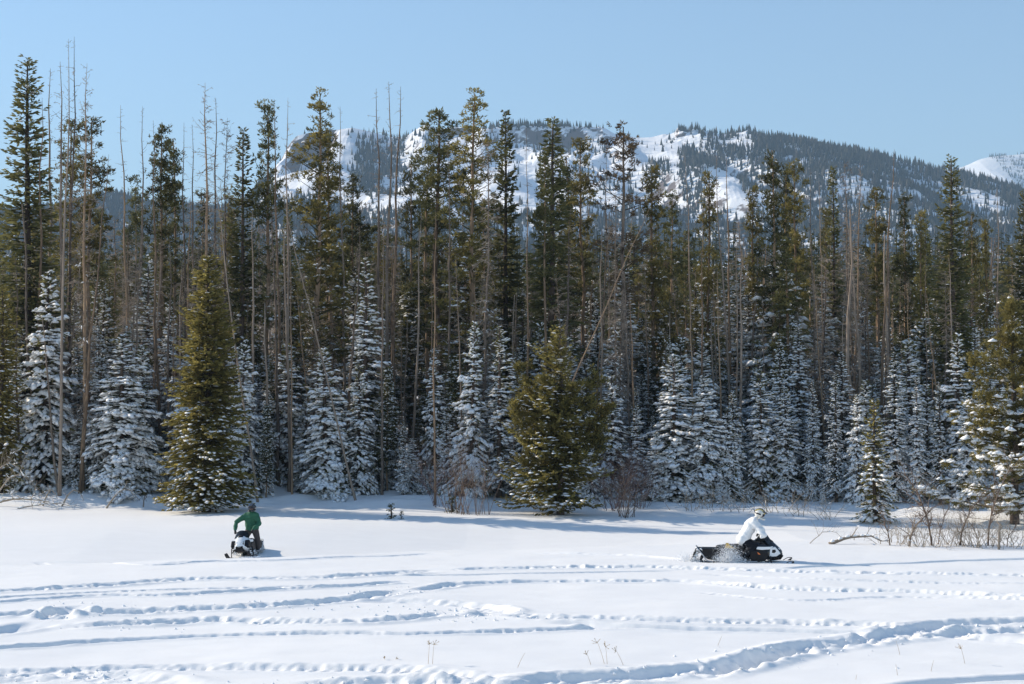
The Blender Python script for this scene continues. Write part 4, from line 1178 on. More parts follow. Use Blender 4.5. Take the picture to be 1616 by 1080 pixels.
def limb(label, a, b, arch, rad, seed, mat='pale', kids=(2, 4), depth=2, snow=0.5, group=None, name='fallen_limb', cat='fallen branch', ratio=0.35):
    """a fallen limb from ground point a to ground point b, arched in between, with its side twigs"""
    r = np.random.default_rng(seed)
    A = np.array([a[0], a[1], fz(*a)]); B = np.array([b[0], b[1], fz(*b)])
    o = link(name, None); o.location = A; tag(o, label, cat, group)
    t = np.linspace(0, 1, 9)[:, None]
    path = (B - A) * t + np.array([0, 0, 1.0]) * (arch * np.sin(t * math.pi * 0.9)) + r.normal(0, 0.05, (9, 3)) * t
    rr = rad * (1 - 0.75 * t[:, 0])
    main = [(path, rr, 2)]
    g = Geo(); g.tube(path, rr, 7, 0.6)
    bo = link('bough', g.mesh('bough', M[mat], True), o)
    fine = []
    for k in range(2, 9):
        for _ in range(int(r.integers(kids[0] - 1, kids[1]))):
            d = unit((B - A) * 0.5 / np.linalg.norm(B - A) + r.normal(0, 0.7, 3) + [0, 0, 0.7])
            grow(r, path[k], d, np.linalg.norm(B - A) * ratio * r.uniform(0.5, 1.1), rr[k] * 0.45, depth - 1, fine, 0.35, (1, 3), 0.0, 4, 0.5, 0.6)
    if fine:
        w = link('branchwork', twiggy_geo(fine, r, 0.55).mesh('branchwork', M[mat]), o); tag(w, kind='stuff')
    q = top_snow(main + fine, r, snow, 1.3)
    if q.n: link('snow', q.mesh('snow', M['snow'], True), bo)['kind'] = 'stuff'
    return o

G_L = 'pale fallen limbs below the frame edge spruce'
limb('thickest pale fallen limb, snow along its back, at the frame edge', gp(-20, 799), gp(92, 801), 0.45, 0.075, 401, group=G_L, snow=0.9)
limb('pale fallen limb reaching upward nearest the frame edge', gp(-8, 790), gp(60, 786), 1.3, 0.05, 402, group=G_L, kids=(3, 5))
limb('tangled pale limb hung with fine twigs below the edge spruce', gp(-25, 782), gp(52, 790), 1.9, 0.04, 403, group=G_L, kids=(3, 6))
limb('short crooked stub slanting up from the snow, middle of the pale limbs', gp(70, 798), gp(92, 794), 0.75, 0.05, 404, group=G_L, kids=(1, 2), snow=0.2)
limb('last pale stub of the fallen limbs, toward the log mound', gp(100, 799), gp(134, 795), 0.75, 0.05, 405, group=G_L, kids=(1, 2), snow=0.1)
limb('low fan of pale twigs spread flat over the snow', gp(30, 803), gp(120, 803), 0.25, 0.035, 406, group=G_L, kids=(3, 5))
limb('grey limb with upright twigs beside the snow-backed log mound', gp(170, 802), gp(222, 797), 0.9, 0.05, 407, kids=(2, 3), snow=0.6)
limb('dark curved stub poking from the log mound', gp(228, 800), gp(232, 796), 0.5, 0.035, 408, mat='twig', kids=(1, 1), snow=0.0)
limb('white snowed limb deep in the shade between trunks and frosted spruce', gp(100, 764), gp(140, 760), 0.9, 0.06, 409, snow=0.9)

G_B = 'snowy brush along the forest edge before the frosted spruces'
BR = [(1068, 802, 1096, 798, 0.9, 'thin crossing snowed limbs under the broad sagging frosted spruce'), (1088, 804, 1128, 794, 1.3, 'long slanting snowed limb by the tiny white spruce'),
      (1112, 805, 1150, 800, 0.8, 'short snowed twigs just before the white helmeted rider'), (1150, 806, 1178, 800, 1.0, 'snowed twigs meeting the rider with striped helmet'),
      (1190, 806, 1222, 802, 1.1, 'bright twig tangle directly past the striped helmet'), (1212, 808, 1252, 802, 1.5, 'tallest sunlit twig tangle past the striped helmet'),
      (1248, 812, 1290, 808, 1.0, 'sparse sunlit twigs near the tiny white spruce in black shade'), (1290, 818, 1330, 814, 1.0, 'thin forked twig before the small frosted spruce')]
for k, (x0, y0, x1, y1, ar, lab) in enumerate(BR):
    shrub('snowy_brush', lab, 'brush', gp((x0 + x1) / 2, (y0 + y1) / 2 + 3), ar * 1.35, 9, 420 + k, 'pale', 1.1, 0.016, 2, G_B, (2, 3), 0.35, 0.9, 0.4)
limb('dark arched log half buried in snow before the bare saplings', gp(1306, 858), gp(1398, 859), 0.32, 0.075, 440, mat='twig', kids=(1, 2), snow=0.95, name='buried_log', cat='log')
limb('fine dry twigs trailing off the buried end of the arched log', gp(1276, 857), gp(1330, 855), 0.45, 0.016, 441, mat='pale', kids=(3, 5), snow=0.2, name='dry_brush', cat='brush')

G_S = 'bare saplings leaning over the snow before the wide pine'
SAP = [(1402, 860, 1378, 800, 0.022, 'thin bare sapling bent over the end of the arched log'),
       (1432, 861, 1470, 800, 0.035, 'dark bare sapling forking low beside the arched log'),
       (1468, 860, 1432, 748, 0.034, 'tallest crossing bare sapling, leaning toward the small frosted spruce'),
       (1512, 860, 1552, 778, 0.034, 'bare sapling with a bent arm under the snow-loaded boughs'),
       (1478, 858, 1500, 790, 0.018, 'slender bare sapling between the two crossing ones'),
       (1556, 861, 1592, 745, 0.030, 'tall leaning bare sapling before the dark foot of the wide pine'),
       (1540, 862, 1520, 812, 0.016, 'thin twiggy sapling low in front of the wide pine'),
       (1585, 862, 1612, 815, 0.016, 'thin twiggy sapling at the frame edge')]
for k, (bx, by, tx, ty, rad, lab) in enumerate(SAP):
    r = np.random.default_rng(460 + k)
    x, y = gp(bx, by); z = fz(x, y)
    top = np.array([at_depth(tx, y) - x, r.uniform(-0.3, 0.3), CAM_H + (HOR - ty) / F * y - z])
    o = link('bare_sapling', None); o.location = (x, y, z - 0.06); tag(o, lab, 'sapling', G_S)
    t = np.linspace(0, 1, 8)[:, None]
    path = top * t + np.array([top[0] * -0.25, 0, 0.0]) * np.sin(t * math.pi) + r.normal(0, 0.035, (8, 3)) * t
    rr = rad * 1.25 * (1 - 0.6 * t[:, 0])
    g = Geo(); g.tube(path, rr, 6, 0.35); link('stem', g.mesh('stem', M['willow'], True), o)
    fine = []
    for j in range(2, 8):
        for _ in range(int(r.integers(3, 7))):
            d = unit(top / np.linalg.norm(top) * 0.6 + r.normal(0, 0.6, 3) + [0, 0, 0.2])
            grow(r, path[j], d, np.linalg.norm(top) * r.uniform(0.15, 0.42), rr[j] * 0.6, 1, fine, 0.4, (2, 4), 0.0, 4, 0.5, 0.6)
    w = link('branchwork', twiggy_geo(fine, r, 0.45).mesh('branchwork', M['willow']), o); tag(w, kind='stuff')
for k, (bx, by, h, n_, lab) in enumerate([(1452, 862, 1.5, 14, 'snowy tangle of pale twigs at the feet of the two crossing saplings'), (1497, 860, 1.2, 12, 'snowy twig tangle under the slender bare sapling'), (1530, 862, 1.7, 15, 'densest pale twig tangle beside the bent-armed sapling'),
                                      (1562, 863, 1.4, 12, 'pale twig tangle around the tall leaning sapling foot'), (1598, 862, 1.5, 12, 'pale twig tangle at the frame edge past the dark stub'), (1412, 858, 1.0, 9, 'loose snowy twigs over the end of the arched log')]):
    shrub('snowy_brush', lab, 'brush', gp(bx, by), h, int(n_ * 1.5), 560 + k, 'pale', 0.9, 0.014, 2, 'snowy brush before the wide pine', (2, 3), 0.15, 0.9, 0.45)
for k, (bx, by, h, lab) in enumerate([(1535, 861, 1.3, 'low thicket of fine pale twigs beneath the wide pine'), (1348, 852, 0.6, 'small dry twig tuft before the arched log'), (1575, 862, 1.1, 'fine twig clump beside the dark stub'),
                                      (1442, 861, 1.1, 'fine twig clump at the feet of the crossing saplings'), (1260, 812, 0.9, 'dry twig clump in sun before black spruce shade')]):
    shrub('dry_brush', lab, 'brush', gp(bx, by), h, 7, 480 + k, 'pale', 0.7, 0.008, 1, None, (2, 4), 0, 0.5)
limb('short dark stub standing upright at the frame edge', gp(1573, 866), gp(1577, 864), 1.0, 0.05, 490, mat='twig', kids=(1, 1), snow=0.0, name='dead_stub', cat='stump')

def weed(px, py, h, label, seed, n=1, heads=True, group='dry weed stalks in the near snow'):
    r = np.random.default_rng(seed)
    x, y = gp(px, py); z = fz(x, y)
    o = link('dry_weed', None); o.location = (x, y, z - 0.03); tag(o, label, 'weed', group)
    for s in range(n):
        lean = r.uniform(-0.35, 0.35); k = h * r.uniform(0.7, 1.0)
        t = np.linspace(0, 1, 6)[:, None]
        path = np.array([lean * k, r.uniform(-0.1, 0.1), k]) * t + np.array([lean * 0.4 * k, 0, 0]) * t ** 2 + [r.uniform(-0.12, 0.12) * (n > 1), 0, 0]
        g = Geo(); g.tube(path, 0.0050 * (1 - 0.5 * t[:, 0]), 4, 0.5)
        st = link('stalk', g.mesh('stalk', M['straw'], True), o)
        if heads:
            q = Geo(); m = 7
            D = unit(r.normal(0, 0.6, (m, 3)) + [lean, 0, 0.8])
            A = np.repeat(path[-1:], m, 0) - np.array([[0, 0, 0.03]]); L = r.uniform(0.05, 0.12, m)[:, None] * (h / 0.5)
            q.sticks(A, A + D * L, 0.005, 0.003, 0.5); q.blades(A + D * L * 0.8, D, 0.04, 0.010, r, 0.7)
            link('seed_head', q.mesh('seed_head', M['straw']), st)
WEEDS = [(685, 1045, 0.42, 'brushy dry weed on smooth snow before the churned corner', 2, 5), (816, 1050, 0.32, 'single bent straw between two weed clumps', 1, 1), (932, 1046, 0.28, 'short weed of the three with flat seed heads', 1, 3), (957, 1044, 0.46, 'tallest weed of the three with flat seed heads', 2, 3),
         (983, 1046, 0.42, 'leaning weed of the three with flat seed heads', 1, 3), (1130, 1016, 0.26, 'faint dry stalk close to the long deep rut', 1, 1), (1302, 1012, 0.12, 'tiny straw stub on the rim of the deep rut', 1, 1), (1518, 1046, 0.42, 'leaning dry stalk with a tuft inside the rut fork', 1, 3),
         (1464, 1056, 0.28, 'thin upright dry stalk below the rut fork', 1, 1), (1412, 1062, 0.22, 'short dry stalk beneath the deep rut', 1, 1), (1346, 1068, 0.14, 'short slanting straw near the bottom rut', 1, 1), (618, 1037, 0.08, 'barely showing straw tuft on smooth snow', 2, 2), (1416, 1030, 0.3, 'thin straw crossing the lower edge of the deep rut', 1, 1)]
for k, (px, py, h, lab, n, hd) in enumerate(WEEDS):
    weed(px, py, h * 1.1, lab, 500 + k, n, hd > 1)

# snow clods thrown beside the churned corners
def clods():
    r = np.random.default_rng(12); q = Geo(); P = []
    for (px, py, n, sx, sy) in [(690, 968, 90, 50, 8), (130, 962, 80, 45, 8), (640, 932, 40, 30, 5), (1380, 1008, 60, 40, 5), (560, 1078, 80, 120, 6), (1240, 1030, 60, 70, 12), (110, 1064, 80, 100, 8), (1540, 992, 60, 60, 6), (210, 985, 40, 40, 6), (470, 955, 50, 80, 6), (800, 972, 40, 50, 5), (1040, 1058, 50, 60, 6)]:
        for _ in range(int(n * 0.9)):
            a = ground(min(max(px + r.normal(0, sx), -30), 1650), min(py + r.normal(0, sy * 0.7), 1090))
            P.append((a.x, a.y, fz(a.x, a.y) + 0.01))
    P = np.array(P); n = len(P)
    s = r.uniform(0.2, 1.0, n) ** 3 * 0.055 + 0.010
    q.lumps(P, unit(r.normal(size=(n, 3))), s, s * r.uniform(0.6, 1, n), s * r.uniform(0.6, 0.9, n), r)
    tag(link('snow_clods', q.mesh('snow_clods', M['snow'])), kind='stuff', label='loose snow clods scattered along the churned tracks')
clods()

# ------------------------------------------------------------------ snowmobiles and riders
M['black'] = plain('black_plastic', (0.008, 0.008, 0.010), 0.45, spec=0.25, noise=0.25, scale=9)
M['gloss_black'] = plain('glossy_black_hood', (0.010, 0.010, 0.012), 0.18, spec=0.5, coat=0.4)
M['rubber'] = plain('track_rubber', (0.018, 0.018, 0.019), 0.8, noise=0.3, scale=30)
M['white_paint'] = plain('white_hood_plastic', (0.78, 0.79, 0.80), 0.25, coat=0.4, noise=0.03)
M['yellow'] = plain('yellow_seat_side', (0.72, 0.43, 0.02), 0.4)
M['orange'] = plain('orange_decal', (0.75, 0.18, 0.03), 0.4)
M['metal'] = plain('bare_aluminium', (0.55, 0.56, 0.58), 0.35, metal=0.9)
M['seat'] = plain('seat_vinyl', (0.016, 0.016, 0.017), 0.55, noise=0.2, scale=30)
M['lamp'] = plain('headlight_glass', (0.60, 0.62, 0.64), 0.08, spec=0.8)
M['tint'] = plain('smoked_windshield', (0.02, 0.022, 0.026), 0.08, spec=0.7)
M['white_jacket'] = plain('white_jacket_cloth', (0.80, 0.80, 0.80), 0.8, spec=0.2, noise=0.04, scale=12)
M['green_jacket'] = plain('green_jacket_cloth', (0.028, 0.115, 0.066), 0.75, spec=0.25, noise=0.2, scale=12)
M['black_pants'] = plain('black_snow_trousers', (0.010, 0.011, 0.015), 0.8, spec=0.2, noise=0.3, scale=10)
M['brown_pants'] = plain('grey_brown_trousers', (0.085, 0.068, 0.062), 0.8, spec=0.2, noise=0.25, scale=10)
M['skin'] = plain('skin', (0.45, 0.27, 0.20), 0.55)
M['glove'] = plain('dark_glove', (0.02, 0.02, 0.022), 0.7)
M['boot'] = plain('boot_leather', (0.03, 0.03, 0.033), 0.6, noise=0.2)
M['goggle'] = plain('goggle_lens', (0.03, 0.03, 0.05), 0.06, spec=0.8)
M['helmet_dark'] = plain('dark_helmet_shell', (0.022, 0.022, 0.026), 0.22, coat=0.5)
M['helmet_white'] = plain('white_helmet_shell', (0.70, 0.68, 0.62), 0.25, coat=0.4)
M['gold_paint'] = plain('pale_yellow_stripe', (0.62, 0.47, 0.14), 0.3, coat=0.3)
M['spray'] = plain('loose_snow_spray', (0.90, 0.91, 0.93), 0.8, spec=0.1)

def bm_link(name, bm, mat, parent, smooth=True, bevel=0.0, sub=0, shade=35):
    if bevel > 0:
        bmesh.ops.bevel(bm, geom=list(bm.edges), offset=bevel, segments=2, affect='EDGES', profile=0.6, clamp_overlap=True)
    bmesh.ops.recalc_face_normals(bm, faces=list(bm.faces))
    me = bpy.data.meshes.new(name)
    bm.to_mesh(me); bm.free()
    me.polygons.foreach_set('use_smooth', [smooth] * len(me.polygons))
    me.materials.append(mat)
    o = link(name, me, parent)
    return o

def prism(profile, y0, y1):
    """side outline in x,z made solid from y0 to y1"""
    bm = bmesh.new()
    a = [bm.verts.new((x, y0, z)) for x, z in profile]; b = [bm.verts.new((x, y1, z)) for x, z in profile]
    bm.faces.new(a); bm.faces.new(list(reversed(b)))
    n = len(profile)
    for k in range(n):
        bm.faces.new((a[k], b[k], b[(k + 1) % n], a[(k + 1) % n]))
    return bm

def loft(sections, n=14, power=2.6, y0=0.0, taper=0.0):
    """rounded body through sections (x, z bottom, z top, half width)"""
    bm = bmesh.new(); rings = []
    for x, zb, zt, w in sections:
        ring = []
        for k in range(n):
            a = 2 * math.pi * k / n
            c, s = math.cos(a), math.sin(a)
            ring.append(bm.verts.new((x, y0 + w * (1 - taper * max(0.0, math.copysign(abs(s) ** (2 / power), s) * 0.75 + 0.25)) * math.copysign(abs(c) ** (2 / power), c), (zb + zt) / 2 + (zt - zb) / 2 * math.copysign(abs(s) ** (2 / power), s))))
        rings.append(ring)
    for a, b in zip(rings, rings[1:]):
        for k in range(n):
            bm.faces.new((a[k], a[(k + 1) % n], b[(k + 1) % n], b[k]))
    bm.faces.new(rings[0]); bm.faces.new(list(reversed(rings[-1])))
    return bm

def tube_obj(name, pts, r, mat, parent, sides=8):
    g = Geo(); g.tube(densify(np.array(pts, float)[:, :3], 0.06) if len(pts) > 2 else np.array(pts, float), r, sides)
    return link(name, g.mesh(name, mat, True), parent)

def snowmobile(label, loc, yaw, roll, pitch, scheme):
    o = link('snowmobile', None); o.location = loc
    o.rotation_euler = (roll, pitch, yaw)
    if scheme == 'white': o.scale = (0.95, 0.84, 0.97)      # the slimmer of the two machines
    tag(o, label, 'snowmobile', 'snowmobiles crossing the meadow')
    W = scheme == 'white'
    body = M['white_paint'] if W else M['gloss_black']
    # tunnel over the track
    bm_link('tunnel', prism([(-1.34, 0.56), (-0.98, 0.20), (0.30, 0.18), (0.42, 0.58), (-0.30, 0.585)], -0.235, 0.235), M['black'], o, False, 0.012)
    for s in (-1, 1):
        tube_obj('bumper', [(-0.42, s * 0.255, 0.155), (-0.97, s * 0.255, 0.155), (-1.16, s * 0.258, 0.36), (-1.36, s * 0.25, 0.585), (-1.37, s * 0.10, 0.60)], 0.018, M['metal'], o)
        # running board with its raised edge
        rb = bm_link('running_board', prism([(-0.80, 0.16), (-0.80, 0.19), (0.62, 0.21), (0.70, 0.30), (0.72, 0.29), (0.64, 0.18)], s * 0.24, s * 0.47), M['black'], o, False, 0.006)
        tube_obj('board_rail', [(-0.82, s * 0.475, 0.19), (-0.1, s * 0.48, 0.20), (0.66, s * 0.475, 0.215)], 0.014, M['metal'], rb)
    # snow flap at the back
    bm = prism([(-1.36, 0.57), (-1.345, 0.575), (-1.44, 0.36), (-1.56, 0.10), (-1.575, 0.105), (-1.46, 0.36)], -0.23, 0.23)
    fl = bm_link('snow_flap', bm, M['black'], o, False)
    r = np.random.default_rng(7 if W else 8)
    q = Geo(); n = 60
    P = np.stack([r.uniform(-1.60, -1.20, n), r.uniform(-0.24, 0.24, n), np.zeros(n)], 1); P[:, 2] = np.clip(0.05 + (P[:, 0] + 1.62) * 1.25, 0.03, 0.5) + r.uniform(-0.06, 0.04, n)
    q.lumps(P, unit(r.normal(size=(n, 3))), r.uniform(0.05, 0.11, n), r.uniform(0.05, 0.09, n), r.uniform(0.04, 0.07, n), r)
    link('packed_snow', q.mesh('packed_snow', M['snow'], True), fl)
    # track: a belt round two wheels, with lugs
    path = []
    for a in np.linspace(math.pi / 2, 3 * math.pi / 2, 9): path.append((-1.02 + 0.17 * math.cos(a), 0.17 + 0.17 * math.sin(a)))
    for x in np.linspace(-0.8, 0.15, 6): path.append((x, 0.0))
    for a in np.linspace(-math.pi / 2, math.pi / 2, 9): path.append((0.36 + 0.15 * math.cos(a), 0.21 + 0.15 * math.sin(a)))
    bm = bmesh.new(); n = len(path); rings = []
    cx = np.mean([p_[0] for p_ in path]); cz = np.mean([p_[1] for p_ in path])
    for x, z in path:
        rings.append([bm.verts.new((x, -0.19, z)), bm.verts.new((x, 0.19, z)), bm.verts.new((x + (cx - x) * 0.04, 0.19, z + (cz - z) * 0.13)), bm.verts.new((x + (cx - x) * 0.04, -0.19, z + (cz - z) * 0.13))])
    for k in range(n):
        a, b = rings[k], rings[(k + 1) % n]
        for j in range(4): bm.faces.new((a[j], a[(j + 1) % 4], b[(j + 1) % 4], b[j]))
    tr = bm_link('track_belt', bm, M['rubber'], o, False)
    lm = bmesh.new()
    dense = densify(np.array([(x, 0, z) for x, z in path] + [(path[0][0], 0, path[0][1])]), 0.12)
    for k in range(0, len(dense) - 1):
        d = dense[(k + 1) % len(dense)] - dense[k - 1]; d = d / max(np.linalg.norm(d), 1e-6)
        nrm = np.array([d[2], 0, -d[0]])
        if nrm @ (dense[k] - [cx, 0, cz]) < 0: nrm = -nrm
        m4 = bmesh.ops.create_cube(lm, size=1.0)['verts']
        for v in m4:
            c = v.co.copy()
            pos = dense[k] + d * c.x * 0.02 + nrm * (0.025 + c.z * 0.05) + np.array([0, c.y * 0.36, 0])
            v.co = pos
    lg = bm_link('track_lug', lm, M['rubber'], tr, False); tag(lg, kind='stuff')
    # seat
    st = bm_link('seat', loft([(-0.72, 0.57, 0.63, 0.10), (-0.66, 0.57, 0.67, 0.14), (-0.30, 0.57, 0.72, 0.15), (0.15, 0.58, 0.74, 0.14), (0.50, 0.58, 0.80, 0.12), (0.58, 0.62, 0.80, 0.08)]), M['seat'], o)
    if not W:
        for s in (-1, 1):
            bm_link('seat_panel', prism([(-0.42, 0.60), (-0.38, 0.73), (-0.30, 0.735), (-0.14, 0.62), (-0.02, 0.59), (-0.06, 0.575), (-0.30, 0.58)], s * 0.135, s * 0.160), M['yellow'], st, False, 0.004)
    # hood
    hood = bm_link('hood', loft([(0.40, 0.30, 0.80, 0.22), (0.55, 0.26, 0.88, 0.34), (0.80, 0.24, 0.93, 0.40), (1.02, 0.25, 0.93, 0.41), (1.20, 0.28, 0.84, 0.38), (1.36, 0.34, 0.70, 0.31), (1.46, 0.40, 0.60, 0.22), (1.50, 0.44, 0.55, 0.12)], 18, 3.2, 0.0, 0.42), body, o)
    # painted side and nose panels, proud of the hood
    pm = M['black'] if W else M['white_paint']
    for s in (-1, 1):
        y0, y1 = (0.33, 0.435) if s > 0 else (-0.435, -0.33)
        bm_link('side_panel', prism([(0.42, 0.30), (0.44, 0.56), (0.75, 0.60), (1.00, 0.56), (1.04, 0.36), (0.90, 0.22), (0.55, 0.20)], y0, y1), M['black'], o, False, 0.03)
        bm_link('nose_panel', prism([(1.06, 0.38), (1.08, 0.66), (1.24, 0.72), (1.36, 0.60), (1.43, 0.50), (1.30, 0.40)], s * 0.22, s * 0.425), M['black'] if W else M['white_paint'], o, False, 0.03)
        bm_link('air_vent', prism([(1.14, 0.52), (1.15, 0.62), (1.25, 0.63), (1.28, 0.56), (1.22, 0.51)], s * 0.40, s * 0.434), M['black'], o, False, 0.008)
        bm_link('upper_panel', prism([(0.62, 0.62), (0.66, 0.70), (1.10, 0.70), (1.14, 0.74), (1.18, 0.72), (1.08, 0.63), (0.80, 0.60)], s * 0.36, s * 0.428), M['white_paint'], o, False, 0.012)
        if not W:
            bm_link('decal', prism([(0.68, 0.46), (0.66, 0.53), (0.74, 0.48), (0.76, 0.44)], s * 0.40, s * 0.441), M['orange'], o, False)
        hl = bm_link('headlight', loft([(1.30, 0.61, 0.69, 0.085), (1.405, 0.575, 0.655, 0.075), (1.425, 0.59, 0.635, 0.05)], 12, 2.4, s * 0.115), M['lamp'], o)
        # ski, its spindle and arms
        ys = s * 0.52
        sk = prism([(0.62, 0.03), (0.70, 0.015), (1.45, 0.01), (1.66, 0.06), (1.82, 0.17), (1.88, 0.26), (1.86, 0.27), (1.78, 0.20), (1.62, 0.11), (1.42, 0.055), (0.72, 0.05)], ys - 0.075, ys + 0.075)
        so_ = bm_link('ski', sk, M['black'] if not W else M['black'], o, False, 0.006)
        tube_obj('ski_loop', [(1.45, ys, 0.05), (1.56, ys, 0.16), (1.74, ys, 0.27), (1.87, ys, 0.265)], 0.012, M['black'], so_)
        sp = tube_obj('spindle', [(1.14, ys, 0.05), (1.10, s * 0.50, 0.42)], 0.024, M['black'], o)
        tube_obj('control_arm', [(1.10, s * 0.50, 0.20), (0.98, s * 0.22, 0.32)], 0.017, M['metal'], sp)
        tube_obj('control_arm', [(1.10, s * 0.50, 0.34), (1.16, s * 0.22, 0.42)], 0.015, M['metal'], sp)
        tube_obj('shock', [(1.10, s * 0.47, 0.22), (1.02, s * 0.24, 0.62)], 0.03, M['black'], sp)
    bm_link('light_bezel', prism([(1.27, 0.60), (1.22, 0.70), (1.30, 0.695), (1.44, 0.575), (1.43, 0.54)], -0.205, 0.205), M['black'], o, False, 0.01)
    bm_link('hood_scoop', loft([(1.00, 0.86, 0.945, 0.10), (1.10, 0.84, 0.925, 0.13), (1.20, 0.78, 0.86, 0.11)], 12, 2.6), M['black'], o)
    bm_link('nose_grille', prism([(1.30, 0.33), (1.40, 0.40), (1.485, 0.50), (1.515, 0.47), (1.44, 0.34)], -0.17, 0.17), M['black'], o, False, 0.01)
    bm_link('front_bumper', prism([(1.40, 0.30), (1.50, 0.40), (1.54, 0.40), (1.45, 0.27), (1.10, 0.22), (1.10, 0.26)], -0.20, 0.20), M['black'], o, False, 0.012)
    # windshield and instrument pod
    bm = bmesh.new(); cols = []
    for k in range(9):
        u = (k - 4) / 4.0
        row = []
        for v, (x, z, w) in enumerate([(1.16, 0.83, 0.36), (1.06, 0.98, 0.31), (0.97, 1.10, 0.22)]):
            row.append((x - 0.16 * u * u, w * u, z - 0.05 * u * u))
        cols.append(row)
    f = [[bm.verts.new(p_) for p_ in row] for row in cols]
    for k in range(8):
        for v in range(2): bm.faces.new((f[k][v], f[k + 1][v], f[k + 1][v + 1], f[k][v + 1]))
    bmesh.ops.solidify(bm, geom=list(bm.faces), thickness=0.012)
    bm_link('windshield', bm, M['tint'], o)
    bm_link('instrument_pod', loft([(0.60, 0.82, 0.92, 0.12), (0.78, 0.84, 0.99, 0.20), (0.95, 0.86, 1.02, 0.20), (1.04, 0.86, 0.96, 0.12)], 12, 2.4), M['black'], o)
    # handlebar
    hb = tube_obj('handlebar', [(0.66, -0.40, 1.00), (0.72, -0.22, 1.04), (0.74, 0.0, 1.02), (0.72, 0.22, 1.04), (0.66, 0.40, 1.00)], 0.014, M['black'], o)
    for s in (-1, 1):
        tube_obj('grip', [(0.655, s * 0.42, 0.995), (0.69, s * 0.29, 1.02)], 0.021, M['rubber'], hb)
    tube_obj('riser', [(0.80, 0.0, 0.86), (0.74, 0.0, 1.02)], 0.03, M['black'], hb)
    # snow caught on the boards, skis and flanks
    q = Geo(); n = 70 if W else 45
    P = np.stack([r.uniform(-0.8, 1.3, n), r.choice([-1, 1], n) * r.uniform(0.26, 0.46, n), r.uniform(0.10, 0.26, n)], 1)
    q.lumps(P, unit(r.normal(size=(n, 3))), r.uniform(0.03, 0.09, n), r.uniform(0.03, 0.07, n), r.uniform(0.02, 0.05, n), r)
    ps = link('caught_snow', q.mesh('caught_snow', M['snow'], True), o); tag(ps, kind='stuff')
    return o

def skin_part(name, pts, edges, mat, parent, sub=2, root=0, fat=1.0, voxel=0.016):
    """one smooth continuous surface grown round a skeleton of (point, radius) joints"""
    g = Geo()
    for i, j in edges:
        A, B = np.array(pts[i][0], float), np.array(pts[j][0], float)
        ra, rb = pts[i][1] * fat, pts[j][1] * fat
        d = unit(B - A)
        path, rad = [], []
        for t in np.linspace(-math.pi / 2 + 0.12, 0, 5): path.append(A + d * ra * math.sin(t)); rad.append(ra * math.cos(t))
        for t in (0.33, 0.67): path.append(A + (B - A) * t); rad.append(ra + (rb - ra) * t)
        for t in np.linspace(0, math.pi / 2 - 0.12, 5): path.append(B + d * rb * math.sin(t)); rad.append(rb * math.cos(t))
        g.tube(path, np.array(rad), 12)
    me = g.mesh(name, mat)
    tmp = bpy.data.objects.new('tmp', me); COL.objects.link(tmp)
    md = tmp.modifiers.new('join', 'REMESH'); md.mode = 'VOXEL'; md.voxel_size = voxel; md.use_smooth_shade = True
    sm = tmp.modifiers.new('smooth', 'SMOOTH'); sm.factor = 0.5; sm.iterations = 5
    bpy.context.view_layer.update()
    out = bpy.data.meshes.new_from_object(tmp.evaluated_get(bpy.context.evaluated_depsgraph_get()))
    bpy.data.objects.remove(tmp, do_unlink=True)
    out.name = name
    out.materials.clear(); out.materials.append(mat)
    out.polygons.foreach_set('use_smooth', [True] * len(out.polygons))
    return link(name, out, parent)

def V(*a): return Vector(a)

